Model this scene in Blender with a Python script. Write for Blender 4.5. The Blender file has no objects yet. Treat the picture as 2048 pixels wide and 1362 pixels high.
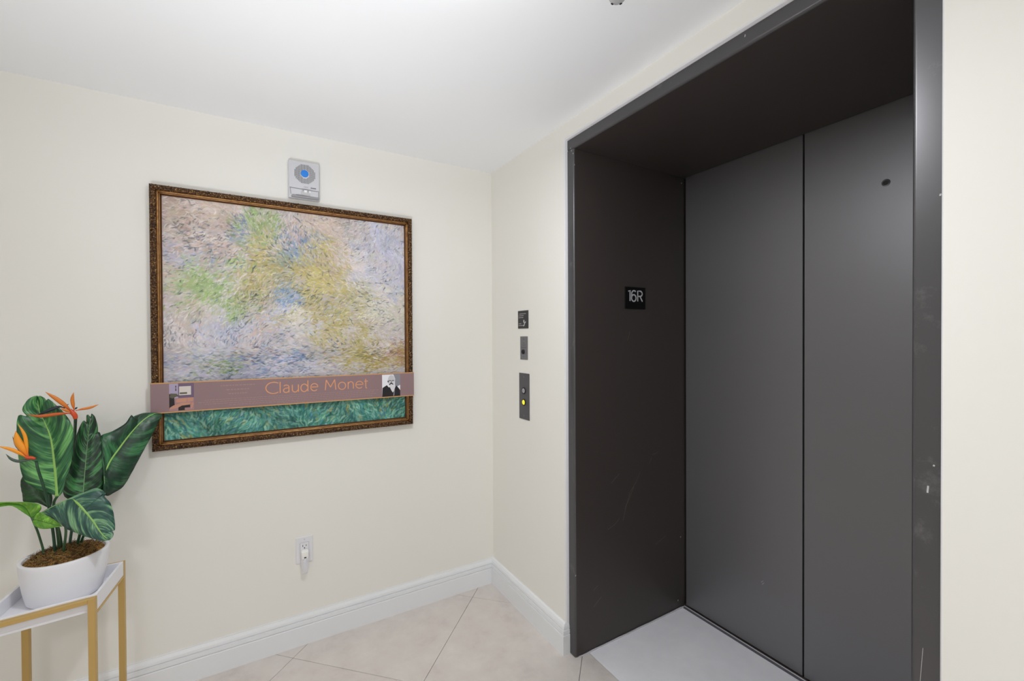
import bpy, bmesh, math, random
import numpy as np
from mathutils import Vector, Matrix
random.seed(7)
rng = np.random.default_rng(11)
SC = bpy.context.scene
COL = SC.collection
PI = math.pi

# ------------------------------------------------------------------ camera, world, lights, exposure
def make_camera():
    f, yaw, pit, rol = 877.5435, math.radians(30.7001), math.radians(-.5066), math.radians(-.2775)
    F = Vector((math.sin(yaw)*math.cos(pit), math.cos(yaw)*math.cos(pit), math.sin(pit)))
    R = Vector((math.cos(yaw), -math.sin(yaw), 0)); U = R.cross(F)
    R2 = R*math.cos(rol)+U*math.sin(rol); U2 = -R*math.sin(rol)+U*math.cos(rol)
    cam = bpy.data.cameras.new('camera'); o = bpy.data.objects.new('camera', cam); COL.objects.link(o)
    cam.sensor_width = 36; cam.sensor_fit = 'HORIZONTAL'; cam.lens = f/2048*36
    cam.clip_start = .02
    m = Matrix((R2, U2, -F)).transposed().to_4x4(); m.translation = Vector((-1.1403, -2.1334, 1.35))
    o.matrix_world = m
    SC.camera = o
make_camera()
SC.view_settings.view_transform = 'Standard'; SC.view_settings.look = 'None'
SC.view_settings.gamma = 1; SC.view_settings.use_curve_mapping = False
SC.view_settings.exposure = 0.17
SC.cycles.max_bounces = 16; SC.cycles.diffuse_bounces = 10; SC.cycles.glossy_bounces = 6
SC.cycles.use_denoising = True
SC.cycles.sample_clamp_indirect = 6
W = bpy.data.worlds.new('world'); SC.world = W; W.use_nodes = True
W.node_tree.nodes['Background'].inputs[0].default_value = (1, 1, 1, 1)
W.node_tree.nodes['Background'].inputs[1].default_value = .05
H = 2.2456
LAMP_NEAR = (-.80, -1.30)         # flush dome lamp over the lobby, just out of frame
FILL_LAMPS = [(-1.9, -3.1)]  # unseen lamp added behind the camera to even out the room
DOME_GLOW = 7.5                   # emission of the lamp domes
AREA_W = 13.5                     # soft fill light of the added lamp behind the camera
def area(name, loc, size, w, col=(.96, .985, 1.02)):
    l = bpy.data.lights.new(name, 'AREA'); l.shape = 'DISK'; l.size = size; l.energy = w; l.color = col
    o = bpy.data.objects.new(name, l); o.location = loc; COL.objects.link(o)
for p in FILL_LAMPS:
    area('lamp_light', (p[0], p[1], H-.1), .42, AREA_W)
# two added fill lights near the camera, aimed up to brighten ceiling and walls
def fill_light(loc, tilt, turn, spread, w):
    fl = bpy.data.lights.new('bounce_fill', 'AREA'); fl.shape = 'DISK'; fl.size = .5; fl.energy = w; fl.color = (.955, .985, 1.035); fl.spread = math.radians(spread)
    fo = bpy.data.objects.new('bounce_fill', fl); fo.location = loc; fo.rotation_euler = (math.radians(180-tilt), 0, math.radians(turn)); COL.objects.link(fo)
fill_light((-1.2, -2.35, .2), 25, -15, 70, 1.8)
fill_light((-1.6, -2.4, .3), 40, -20, 60, 3.8)
area('lamp_light', (LAMP_NEAR[0], LAMP_NEAR[1], H-.1), .16, 10.0)

# ------------------------------------------------------------------ helpers
def srgb(r, g, b):
    f = lambda c: (c/255/12.92 if c/255 <= .04045 else ((c/255+.055)/1.055)**2.4)
    return (f(r), f(g), f(b), 1)
def mat(name, col, rough=.5, metal=0, spec=.5, emit=None, estr=1, coat=0, alpha=1, trans=0, subsurf=0):
    m = bpy.data.materials.new(name); m.use_nodes = True
    b = m.node_tree.nodes['Principled BSDF']
    b.inputs['Base Color'].default_value = col; b.inputs['Roughness'].default_value = rough
    b.inputs['Metallic'].default_value = metal; b.inputs['Specular IOR Level'].default_value = spec
    b.inputs['Coat Weight'].default_value = coat; b.inputs['Transmission Weight'].default_value = trans
    b.inputs['Alpha'].default_value = alpha
    if emit: b.inputs['Emission Color'].default_value = emit; b.inputs['Emission Strength'].default_value = estr
    return m
def nodes(m): return m.node_tree.nodes, m.node_tree.links, m.node_tree.nodes['Principled BSDF']
def coords(m, kind='Object', scale=(1, 1, 1), rot=(0, 0, 0)):
    N, L, b = nodes(m)
    t = N.new('ShaderNodeTexCoord'); mp = N.new('ShaderNodeMapping')
    mp.inputs['Scale'].default_value = scale; mp.inputs['Rotation'].default_value = rot
    L.new(t.outputs[kind], mp.inputs[0]); return mp.outputs[0]
def noise(m, vec, scale, detail=4, rough=.55):
    N, L, b = nodes(m)
    n = N.new('ShaderNodeTexNoise'); n.inputs['Scale'].default_value = scale
    n.inputs['Detail'].default_value = detail; n.inputs['Roughness'].default_value = rough
    L.new(vec, n.inputs['Vector']); return n.outputs['Fac']
def ramp(m, fac, stops):
    N, L, b = nodes(m)
    r = N.new('ShaderNodeValToRGB'); e = r.color_ramp.elements
    while len(e) < len(stops): e.new(.5)
    for k, (p, c) in enumerate(stops): e[k].position = p; e[k].color = c
    L.new(fac, r.inputs[0]); return r.outputs[0]
def bump(m, fac, strength=.2, dist=.001):
    N, L, b = nodes(m)
    n = N.new('ShaderNodeBump'); n.inputs['Strength'].default_value = strength; n.inputs['Distance'].default_value = dist
    L.new(fac, n.inputs['Height'])
    if b.inputs['Normal'].is_linked: L.new(b.inputs['Normal'].links[0].from_socket, n.inputs['Normal'])
    L.new(n.outputs[0], b.inputs['Normal'])
def basecol(m, out):
    N, L, b = nodes(m); L.new(out, b.inputs['Base Color'])
def math_node(m, op, a, b_=None):
    N, L, b = nodes(m); n = N.new('ShaderNodeMath'); n.operation = op
    for k, v in enumerate((a, b_)):
        if v is None: continue
        if isinstance(v, (int, float)): n.inputs[k].default_value = v
        else: L.new(v, n.inputs[k])
    return n.outputs[0]

ORIG = {}
def org(parent):
    return ORIG.get(parent.name, Vector((0, 0, 0))) if parent else Vector((0, 0, 0))
def link(name, me, parent=None):
    o = bpy.data.objects.new(name, me); COL.objects.link(o)
    if parent:
        o.parent = parent; ORIG[o.name] = org(parent)
    return o
def obj(name, bm, m, parent=None, smooth=False, kind=None, uv=None):
    """links the bmesh (world coordinates) as one mesh object; children live in their thing's frame"""
    off = org(parent)
    if off.length: bmesh.ops.translate(bm, verts=bm.verts, vec=-off)
    bmesh.ops.recalc_face_normals(bm, faces=bm.faces)
    me = bpy.data.meshes.new(name); bm.to_mesh(me); bm.free()
    for mm in (m if isinstance(m, (list, tuple)) else [m]): me.materials.append(mm)
    if smooth:
        me.polygons.foreach_set('use_smooth', [True]*len(me.polygons))
    o = link(name, me, parent)
    if kind: o['kind'] = kind
    return o
def thing(name, label, cat, loc, group=None):
    o = bpy.data.objects.new(name, None); COL.objects.link(o); o.location = loc; o.empty_display_size = .05
    o['label'] = label; o['category'] = cat
    if group: o['group'] = group
    ORIG[o.name] = Vector(loc); return o
def B(): return bmesh.new()
def box(bm, x0, x1, y0, y1, z0, z1, bev=0, seg=2, mi=0):
    M = Matrix.Translation(((x0+x1)/2, (y0+y1)/2, (z0+z1)/2)) @ Matrix.Diagonal((abs(x1-x0), abs(y1-y0), abs(z1-z0), 1))
    g = bmesh.ops.create_cube(bm, size=1, matrix=M)
    fs = set(f for v in g['verts'] for f in v.link_faces)
    for f in fs: f.material_index = mi
    if bev:
        es = set(e for v in g['verts'] for e in v.link_edges)
        bmesh.ops.bevel(bm, geom=list(es), offset=bev, segments=seg, profile=.5, affect='EDGES')
    return bm
def prism(bm, pts, ax, a0, a1, mi=0):
    """extrudes the outline pts along axis ax from a0 to a1"""
    def P(p, a):
        q = list(p); q.insert(ax, a); return q
    lo = [bm.verts.new(P(p, a0)) for p in pts]; hi = [bm.verts.new(P(p, a1)) for p in pts]
    n = len(pts)
    fs = [bm.faces.new(lo), bm.faces.new(hi)]
    for i in range(n): fs.append(bm.faces.new((lo[i], lo[(i+1) % n], hi[(i+1) % n], hi[i])))
    for f in fs: f.material_index = mi
    return bm
def lathe(bm, prof, c, ax='z', n=40, cap=True, mi=0):
    """revolves profile [(radius, height)] about an axis through c; height runs along ax (sign in ax)"""
    d = {'z': Matrix.Identity(3), '-y': Matrix(((1, 0, 0), (0, 0, -1), (0, 1, 0))), '-x': Matrix(((0, 0, -1), (0, 1, 0), (1, 0, 0))), '-z': Matrix(((1, 0, 0), (0, -1, 0), (0, 0, -1)))}[ax]
    rows = []
    for r, h in prof:
        rows.append([bm.verts.new(Vector(c)+d @ Vector((r*math.cos(2*PI*k/n), r*math.sin(2*PI*k/n), h))) for k in range(n)])
    fs = []
    for a, b in zip(rows, rows[1:]):
        for k in range(n): fs.append(bm.faces.new((a[k], a[(k+1) % n], b[(k+1) % n], b[k])))
    if cap: fs += [bm.faces.new(rows[0]), bm.faces.new(rows[-1])]
    for f in fs: f.material_index = mi
    return bm
def catmull(P, n):
    P = [Vector(p) for p in P]
    Q = [P[0]*2-P[1]]+P+[P[-1]*2-P[-2]]
    dense = []
    for i in range(1, len(Q)-2):
        for k in range(12):
            t = k/12; a, b, c, d = Q[i-1:i+3]
            dense.append(.5*((2*b)+(c-a)*t+(2*a-5*b+4*c-d)*t*t+(3*b-a-3*c+d)*t**3))
    dense.append(P[-1].copy())
    return resample(dense, n)
def resample(D, n):
    s = [0]
    for a, b in zip(D, D[1:]): s.append(s[-1]+(b-a).length)
    out = []; j = 0
    for k in range(n):
        t = s[-1]*k/(n-1)
        while j < len(s)-2 and s[j+1] < t: j += 1
        w = (t-s[j])/max(1e-9, s[j+1]-s[j]); out.append(D[j].lerp(D[j+1], min(1, max(0, w))))
    return out
def tube(bm, P, R, sides=8, flat=None, mi=0):
    """sweeps a circle of radius R[i] along points P; flat = (axis vector, factor) squashes it"""
    n = len(P); rows = []
    up = Vector((.13, -.97, .2))
    for i in range(n):
        T = (P[min(i+1, n-1)]-P[max(i-1, 0)]).normalized()
        a = T.cross(up)
        if a.length < .05: a = T.cross(Vector((1, 0, 0)))
        a.normalize(); b = T.cross(a).normalized()
        r = R[i] if isinstance(R, (list, tuple)) else R
        k2 = flat or 1
        rows.append([bm.verts.new(P[i]+a*(r*math.cos(2*PI*k/sides))+b*(r*k2*math.sin(2*PI*k/sides))) for k in range(sides)])
    fs = []
    for A, C in zip(rows, rows[1:]):
        for k in range(sides): fs.append(bm.faces.new((A[k], A[(k+1) % sides], C[(k+1) % sides], C[k])))
    fs += [bm.faces.new(rows[0]), bm.faces.new(rows[-1])]
    for f in fs: f.material_index = mi
    return bm
def stroke_ribbon(bm, pts, w, frame, th, mi=0):
    """flat lettering stroke: pts in (u, v), frame(u, v, d) -> world point, d = height over the surface"""
    n = len(pts); L = []; Rr = []
    for i in range(n):
        a = Vector(pts[max(i-1, 0)]); b = Vector(pts[min(i+1, n-1)])
        t = (b-a).normalized(); nn = Vector((-t.y, t.x))*(w/2); p = Vector(pts[i])
        L.append(p+nn); Rr.append(p-nn)
    ring = L+Rr[::-1]
    top = [bm.verts.new(frame(q.x, q.y, th)) for q in ring]; bot = [bm.verts.new(frame(q.x, q.y, 0)) for q in ring]
    m = len(ring)
    for i in range(n-1):
        f = bm.faces.new((top[i], top[i+1], top[m-2-i], top[m-1-i])); f.material_index = mi
    for i in range(m):
        f = bm.faces.new((top[i], bot[i], bot[(i+1) % m], top[(i+1) % m])); f.material_index = mi
def arc(cx, cy, rx, ry, a0, a1, n=14):
    return [(cx+rx*math.cos(math.radians(a0+(a1-a0)*k/(n-1))), cy+ry*math.sin(math.radians(a0+(a1-a0)*k/(n-1)))) for k in range(n)]

# ------------------------------------------------------------------ materials of the setting
M = {}
M['wall'] = mat('cream_wall_paint', srgb(236, 234.5, 229), .75, spec=.25)
bump(M['wall'], noise(M['wall'], coords(M['wall']), 260, 3), .06, .0006)
M['ceiling'] = mat('white_ceiling_paint', srgb(238, 239, 241), .9, spec=.15)
bump(M['ceiling'], noise(M['ceiling'], coords(M['ceiling']), 180, 3), .05, .0006)
M['trim'] = mat('white_trim_paint', srgb(232, 234, 237), .38, spec=.4)
M['bead'] = mat('white_corner_bead', srgb(236, 236, 240), .4)
M['tile'] = mat('beige_porcelain', srgb(203, 193, 186), .42, spec=.4)
v = coords(M['tile'])
c1 = ramp(M['tile'], noise(M['tile'], v, 6.5, 9, .68), [(.28, srgb(197, 188, 184)), (.45, srgb(210, 202, 197)), (.6, srgb(215, 209, 204)), (.75, srgb(221, 217, 212))])
basecol(M['tile'], c1)
bump(M['tile'], noise(M['tile'], v, 90, 4), .04, .0008)
M['grout'] = mat('tile_grout', srgb(92, 84, 78), .9)
M['slab'] = mat('pale_grey_stone', srgb(226, 226, 231), .4, spec=.4)
v = coords(M['slab'])
basecol(M['slab'], ramp(M['slab'], noise(M['slab'], v, 7, 8, .65), [(.3, srgb(233, 233, 238)), (.55, srgb(239, 239, 244)), (.75, srgb(244, 244, 248))]))
M['frame_paint'] = mat('dark_bronze_enamel', srgb(60, 56, 55), .36, spec=.5)
def scratched(m, base, light, s=(60, 3, 3), thr=(.66, .78)):
    N, L, b = nodes(m)
    v = coords(m, scale=s)
    basecol(m, ramp(m, noise(m, v, 4, 6, .7), [(0, base), (thr[0], base), (thr[1], light)]))
    bump(m, noise(m, coords(m), 600, 2), .05, .0003)
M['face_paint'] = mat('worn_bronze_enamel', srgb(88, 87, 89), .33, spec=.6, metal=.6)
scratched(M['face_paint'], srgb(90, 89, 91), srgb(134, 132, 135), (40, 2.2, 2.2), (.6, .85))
M['door_paint'] = mat('charcoal_satin_enamel', srgb(124, 123, 126), .42, spec=.5, metal=.55)
bump(M['door_paint'], noise(M['door_paint'], coords(M['door_paint']), 700, 2), .05, .0003)
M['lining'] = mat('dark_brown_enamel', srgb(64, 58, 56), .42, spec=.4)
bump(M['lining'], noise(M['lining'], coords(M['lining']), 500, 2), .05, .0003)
M['black'] = mat('black', srgb(12, 12, 13), .6)
M['steel'] = mat('brushed_steel', srgb(150, 150, 154), .35, metal=.9)
M['dark_steel'] = mat('dark_sill_metal', srgb(104, 104, 112), .5, metal=.1)
M['caulk'] = mat('grey_caulk', srgb(196, 194, 200), .8)
M['scratch'] = mat('bare_scratch', srgb(112, 104, 98), .5)
M['chip'] = mat('paint_chip', srgb(190, 188, 186), .6)

# ------------------------------------------------------------------ room shell
X0, Y0 = -3.2, -3.8
YL, YR, ZT = -.6495, -1.8315, 2.1795          # rough opening of the lift in the right wall
YI, YJ, ZI, XF, XD = -.695, -1.7800, 2.1305, .015, .7113
def struct(name, bm, m, **k):
    o = obj(name, bm, m, **k); o['kind'] = 'structure'; return o
struct('ceiling', box(B(), X0-.1, .1, Y0-.1, .1, H, H+.1), M['ceiling'])
struct('wall_back', box(B(), X0-.1, .1, 0, .1, 0, H), M['wall'])
struct('wall_left', box(B(), X0-.1, X0, Y0, 0, 0, H), M['wall'])
struct('wall_front', box(B(), X0-.1, .1, Y0-.1, Y0, 0, H), M['wall'])
struct('wall_right', prism(B(), [(0, 0), (0, H), (Y0, H), (Y0, 0), (YR, 0), (YR, ZT), (YL, ZT), (YL, 0)], 0, 0, .1), M['wall'])
floor = struct('floor', box(B(), X0-.1, .9, Y0-.1, .1, -.06, -.006), M['grout'])

# floor tiles: 59 cm squares laid on the diagonal, cut at the walls, 2 mm joints
def clip(poly, lim):
    for ax, val, sgn in lim:
        out = []
        for i, p in enumerate(poly):
            q = poly[(i+1) % len(poly)]
            a = sgn*(val-p[ax]); b = sgn*(val-q[ax])
            if a >= 0: out.append(p)
            if a*b < 0: t = a/(a-b); out.append((p[0]+(q[0]-p[0])*t, p[1]+(q[1]-p[1])*t))
        poly = out
        if len(poly) < 3: return []
    return poly
def slab_bm(poly, z0, z1, bev=.0009):
    bm = B()
    cx = sum(p[0] for p in poly)/len(poly); cy = sum(p[1] for p in poly)/len(poly)
    def ring(z, ins):
        r = []
        for p in poly:
            d = Vector((cx-p[0], cy-p[1])); d = d.normalized()*min(ins*1.4, d.length*.5) if d.length > 1e-6 else d
            r.append(bm.verts.new((p[0]+d.x, p[1]+d.y, z)))
        return r
    a, b, c = ring(z0, 0), ring(z1-bev*.6, 0), ring(z1, bev)
    n = len(poly)
    bm.faces.new(a); bm.faces.new(c)
    for lo, hi in ((a, b), (b, c)):
        for i in range(n): bm.faces.new((lo[i], lo[(i+1) % n], hi[(i+1) % n], hi[i]))
    return bm
PITCH, GAP = .835, .0019
whole = None
for i in range(-8, 8):
    for j in range(-8, 8):
        # cell: x-y between u0 and u0+PITCH, x+y between w0 and w0+PITCH
        u0, w0 = -.087+i*PITCH, -.245+j*PITCH
        g = GAP/math.sqrt(2)
        cor = [(u0+g, w0+g), (u0+PITCH-g, w0+g), (u0+PITCH-g, w0+PITCH-g), (u0+g, w0+PITCH-g)]
        poly = [((u+w)/2, (w-u)/2) for u, w in cor]
        cut = clip(poly, [(0, X0, -1), (0, .085, 1), (1, Y0, -1), (1, -.001, 1)])
        if len(cut) < 3: continue
        ar = abs(sum(cut[k][0]*cut[(k+1) % len(cut)][1]-cut[(k+1) % len(cut)][0]*cut[k][1] for k in range(len(cut))))/2
        if ar < 2e-4: continue
        cx, cy = (2*w0+PITCH*1+2*u0*0)/2, 0
        ctr = ((u0+w0+PITCH)/2, (w0-u0)/2)
        if len(cut) == 4 and abs(ar-(PITCH-2*g)**2/2) < 1e-5:
            if whole is None:
                o = obj('tile', slab_bm([(p[0]-ctr[0], p[1]-ctr[1]) for p in poly], -.006, 0), M['tile'], floor); whole = o.data
            else: o = link('tile', whole, floor)
            o.location = (ctr[0], ctr[1], 0)
        else:
            obj('tile', slab_bm(cut, -.006, 0), M['tile'], floor)
obj('threshold_slab', slab_bm([(.0875, YI+.01), (.0875, YJ-.01), (.689, YJ-.01), (.689, YI+.01)], -.006, .0004), M['slab'], floor)

# baseboards: flat face, two small grooves and a cove back to the wall
def base_profile(t):
    return [(0, 0), (t, 0), (t, .0815), (t-.0012, .0830), (t-.0065, .0838), (t-.0065, .0862), (t-.0018, .0872), (t-.0026, .1030), (t-.0090, .1040),
            (t-.0090, .1068), (t-.0046, .1080), (t-.0068, .118), (t-.0125, .129), (.004, .132), (0, .132)]
tb, tr = .0165, .021
def sweep_base(name, path):
    """path: list of (wall point, outward direction scaled so the mitre is right)"""
    bm = B(); rows = []
    for (px, py), (dx, dy), t in path:
        rows.append([bm.verts.new((px+dx*d, py+dy*d, z)) for d, z in base_profile(t)])
    for a, b in zip(rows, rows[1:]):
        for k in range(len(a)-1): bm.faces.new((a[k], a[k+1], b[k+1], b[k]))
    bm.faces.new(rows[0]); bm.faces.new(rows[-1])
    return struct(name, bm, M['trim'])
sweep_base('baseboard_back', [((X0, 0), (0, -1), tb), ((0, 0), (-1, -1), tb)])
# right wall, with a short return round the corner into the lift opening
bm = B(); rows = []
def brow(f):
    rows.append([bm.verts.new((*f(d), z)) for d, z in base_profile(tr)])
brow(lambda d: (-d, -d*tb/tr)); brow(lambda d: (-d, YL+.001-d*.55)); brow(lambda d: (XF+.004, YL+.001-d*.55))
for a, b in zip(rows, rows[1:]):
    for k in range(len(a)-1): bm.faces.new((a[k], a[k+1], b[k+1], b[k]))
bm.faces.new(rows[0]); bm.faces.new(rows[-1])
struct('baseboard_right', bm, M['trim'])
sweep_base('baseboard_right_end', [((0, YR-.001), (-1, 0), tb), ((0, Y0), (-1, 1), tb)])
sweep_base('baseboard_left', [((X0, 0), (1, -1), tb), ((X0, Y0), (1, 1), tb)])
sweep_base('baseboard_front', [((X0, Y0), (1, 1), tb), ((0, Y0), (-1, 1), tb)])

# white corner bead lining the edge of the opening
w = .0045
bm = B(); rows = []
for (py, pz), (dy, dz) in (((YL, .132), (-1, 0)), ((YL, ZT), (-1, -1)), ((YR, ZT), (1, -1)), ((YR, 0), (1, 0))):
    k = -.0005 if py == YR else -.0015
    rows.append([bm.verts.new((x if py == YL else max(x, .0004) if (py, pz) == (YR, 0) or py == YR else x, py+dy*(o if dy < 0 or o > 0 else k), pz+dz*o)) for x, o in ((XF+.002, -.0015), (-.0012, -.0015), (-.0014, .0002), (.004, .0030), (XF+.002, .0045))])
for A, C in zip(rows, rows[1:]):
    for k in range(4): bm.faces.new((A[k], A[k+1], C[k+1], C[k]))
bm.faces.new(rows[0]); bm.faces.new(rows[-1])
struct('trim_1', bm, M['bead'])

# ------------------------------------------------------------------ lift entrance
door = bpy.data.objects.new('door_1', None); COL.objects.link(door); door.location = (.4, -1.24, 0)
door['kind'] = 'structure'; ORIG['door_1'] = Vector(door.location)
def Lsec(y_out, y_in, s):
    r = .008; p = [(XF, y_out), (XF, y_in+s*r)]
    for k in range(1, 12):
        a = PI/2*k/12; p.append((XF+r-r*math.cos(a), y_in+s*(r-r*math.sin(a))))
    return p+[(XF+r, y_in)]
E1 = .0015
for s, yo, yi, nm in ((1, YL-w-.0005, YI, 'left'), (-1, YR+w+.0005, YJ, 'right')):
    p = Lsec(yo, yi, s)+[(XD, yi+s*.0015), (XD, yi+s*.007), (XD+.042, yi+s*.007), (XD+.042, yi+s*.013), (.035, yi+s*.013), (.035, yo)]
    bm = prism(B(), [(a, b) for a, b in p], 2, .004, ZI-.0005)
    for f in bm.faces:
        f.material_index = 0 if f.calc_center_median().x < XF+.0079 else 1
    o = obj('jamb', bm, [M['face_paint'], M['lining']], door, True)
    o.data.set_sharp_from_angle(angle=math.radians(35))
# head: face plate over both jambs and the soffit behind it
r = .008
p = [(XF, ZT-w-.0005), (XF, ZI+r)]+[(XF+r-r*math.cos(PI/2*k/12), ZI+r-r*math.sin(PI/2*k/12)) for k in range(1, 13)]
p += [(XD, ZI), (XD, ZI+.009), (XD+.042, ZI+.009), (XD+.042, ZI+.015), (.035, ZI+.015), (.035, ZT-w-.0005)]
bm = B()
def P3(q, y): return (q[0], y, q[1])
lo = [bm.verts.new(P3(q, YR+w+.0005)) for q in p]; hi = [bm.verts.new(P3(q, YL-w-.0005)) for q in p]
bm.faces.new(lo); bm.faces.new(hi)
for i in range(len(p)): bm.faces.new((lo[i], lo[(i+1) % len(p)], hi[(i+1) % len(p)], hi[i]))
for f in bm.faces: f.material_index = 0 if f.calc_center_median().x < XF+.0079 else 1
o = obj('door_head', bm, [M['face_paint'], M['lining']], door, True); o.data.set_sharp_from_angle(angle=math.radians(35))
YS = -1.2403
XP = XD+.004
for ya, yb in ((YI-.005, YS+.0032), (YS-.0032, YJ-.02)):
    bm = box(B(), XP, XP+.03, min(ya, yb), max(ya, yb), .007, ZI+.006, .0006, 1)
    pan = obj('door_panel', bm, M['door_paint'], door)
    if yb < YS-.1:
        rg = obj('lock_ring', lathe(B(), [(.0085, 0), (.0085, .003), (.0095, .0035), (.0118, .0022), (.0122, 0)], (XP, -1.4986, 1.866), '-x', 28), M['steel'], pan)
        obj('lock_hole', lathe(B(), [(.001, .0012), (.0085, .0012), (.0085, .0006)], (XP, -1.4986, 1.866), '-x', 24), M['black'], pan)
obj('dark_gap_backing', box(B(), XP+.04, XP+.06, YJ-.1, YI+.1, -.004, ZI+.05), M['black'], door)  # black sheet added behind the panels so the gaps read dark
# sill: dark grooved strip, bright nosing
bm = box(B(), .690, .7036, YJ, YI, -.004, .0012)
obj('sill', bm, M['dark_steel'], door)
M['nosing'] = mat('bright_sill_edge', srgb(214, 214, 220), .35, metal=.3)
obj('sill_nosing', box(B(), .7040, .7090, YJ, YI, -.004, .0026, .0006, 1), M['nosing'], door)
bm = B()
P = [Vector((XF+.02+k*.0275, YI-.003-.0016*random.random(), .001+.003*random.random())) for k in range(25)]
tube(bm, P, [.0022+.0016*random.random() for _ in P], 7)
obj('caulk_strip', bm, M['caulk'], door)
# worn scratches and chips on the lining and faces
def yface(y): return lambda u, v, d: Vector((u, y-d, v))
def xface(x): return lambda u, v, d: Vector((x-d, u, v))
bm = B()
def scr(pts, wd, fr): stroke_ribbon(bm, pts, wd, fr, .0002)
fj = yface(YI+.0004)
for a, b in (((.29, .52), (.335, .64)), ((.335, .64), (.40, .72)), ((.30, .57), (.36, .66)), ((.05, .22), (.14, .27)), ((.06, .16), (.16, .215)), ((.05, .20), (.10, .215)), ((.20, .50), (.27, .535)),
             ((.22, .70), (.27, .735)), ((.46, .75), (.475, .78)), ((.48, .79), (.52, .80)), ((.5, .36), (.57, .385)), ((.32, 1.33), (.335, 1.37))):
    m_ = ((a[0]+b[0])/2+.006*random.uniform(-1, 1), (a[1]+b[1])/2+.006*random.uniform(-1, 1))
    scr([a, m_, b], .0011, fj)
obj('scratches', bm, M['scratch'], door, kind='stuff')
bm = B()
for u, v in ((.026, .265), (.012, 2.105), (.018, .345), (.02, 2.06), (.69, 2.10), (.66, .04), (.68, .35)): stroke_ribbon(bm, [(u, v), (u+.0015, v+.006)], .0035, fj, .0003)
fx = xface(XF-.0001)
for u, v, l in ((-.675, 2.135, .004), (-.681, 2.122, .006), (-1.43, 2.158, .006), (-1.806, 1.035, .014), (-1.815, 1.09, .003), (-1.823, 1.62, .004)): stroke_ribbon(bm, [(u, v), (u-.001, v+l)], .0028, fx, .0003)
fd = xface(XP-.0001)
for u, v in ((-1.075, .30), (-1.079, .293)): stroke_ribbon(bm, [(u, v), (u-.008, v+.01)], .0012, fd, .0003)
stroke_ribbon(bm, [(-1.80, .72), (-1.793, .6), (-1.787, .5)], .0007, fx, .0003)
obj('paint_chips', bm, M['chip'], door, kind='stuff')

# ------------------------------------------------------------------ ceiling lamps (out of frame; the far one is added as fill)
M['lamp_white'] = mat('lamp_rim_white', srgb(235, 235, 235), .4)
M['glow'] = mat('lamp_diffuser', srgb(255, 252, 245), .5, emit=(.97, .985, 1, 1), estr=DOME_GLOW)
LAMP_LABELS = ['flush white ceiling lamp nearest the corner between picture and lift',
               'flush white ceiling lamp behind the camera, added as fill light']
for k, p in enumerate([LAMP_NEAR]+FILL_LAMPS):
    t = thing('ceiling_lamp', LAMP_LABELS[k], 'ceiling lamp', (p[0], p[1], H), 'ceiling lamps of the lobby')
    obj('lamp_rim', lathe(B(), [(.12, 0), (.125, -.018), (.118, -.02)], (p[0], p[1], H), 'z', 40), M['lamp_white'], t, True)
    obj('diffuser', lathe(B(), [(.117, -.018), (.117, -.055), (.112, -.068), (.095, -.078), (.05, -.084), (.002, -.085)], (p[0], p[1], H), 'z', 40), M['glow'], t, True)

# ------------------------------------------------------------------ framed painting
X_L, X_R, Z_B, Z_T = -1.4655, -.4585, .9225, 1.9300
pic = thing('framed_painting', 'large painting in a carved antique gold frame on the cream wall', 'painting', ((X_L+X_R)/2, -.018, (Z_B+Z_T)/2))
M['gold_carved'] = mat('carved_antique_gold', srgb(96, 66, 36), .38, metal=.55)
m = M['gold_carved']; v = coords(m)
N, L, b = nodes(m)
vo = N.new('ShaderNodeTexVoronoi'); vo.inputs['Scale'].default_value = 170; L.new(v, vo.inputs['Vector'])
nf = noise(m, v, 210, 3, .7)
mx = math_node(m, 'MULTIPLY', nf, math_node(m, 'SUBTRACT', 1.25, vo.outputs['Distance']))
basecol(m, ramp(m, mx, [(.22, srgb(44, 26, 14)), (.42, srgb(92, 62, 34)), (.58, srgb(150, 112, 66)), (.72, srgb(232, 206, 160))]))
bump(m, mx, .9, .004)
M['gold'] = mat('antique_gold', srgb(170, 112, 52), .34, metal=.6)
basecol(M['gold'], ramp(M['gold'], noise(M['gold'], coords(M['gold']), 60, 4), [(.3, srgb(146, 100, 52)), (.7, srgb(206, 160, 98))]))
M['gold_dark'] = mat('dark_gilt_groove', srgb(92, 56, 28), .45, metal=.4)
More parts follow.
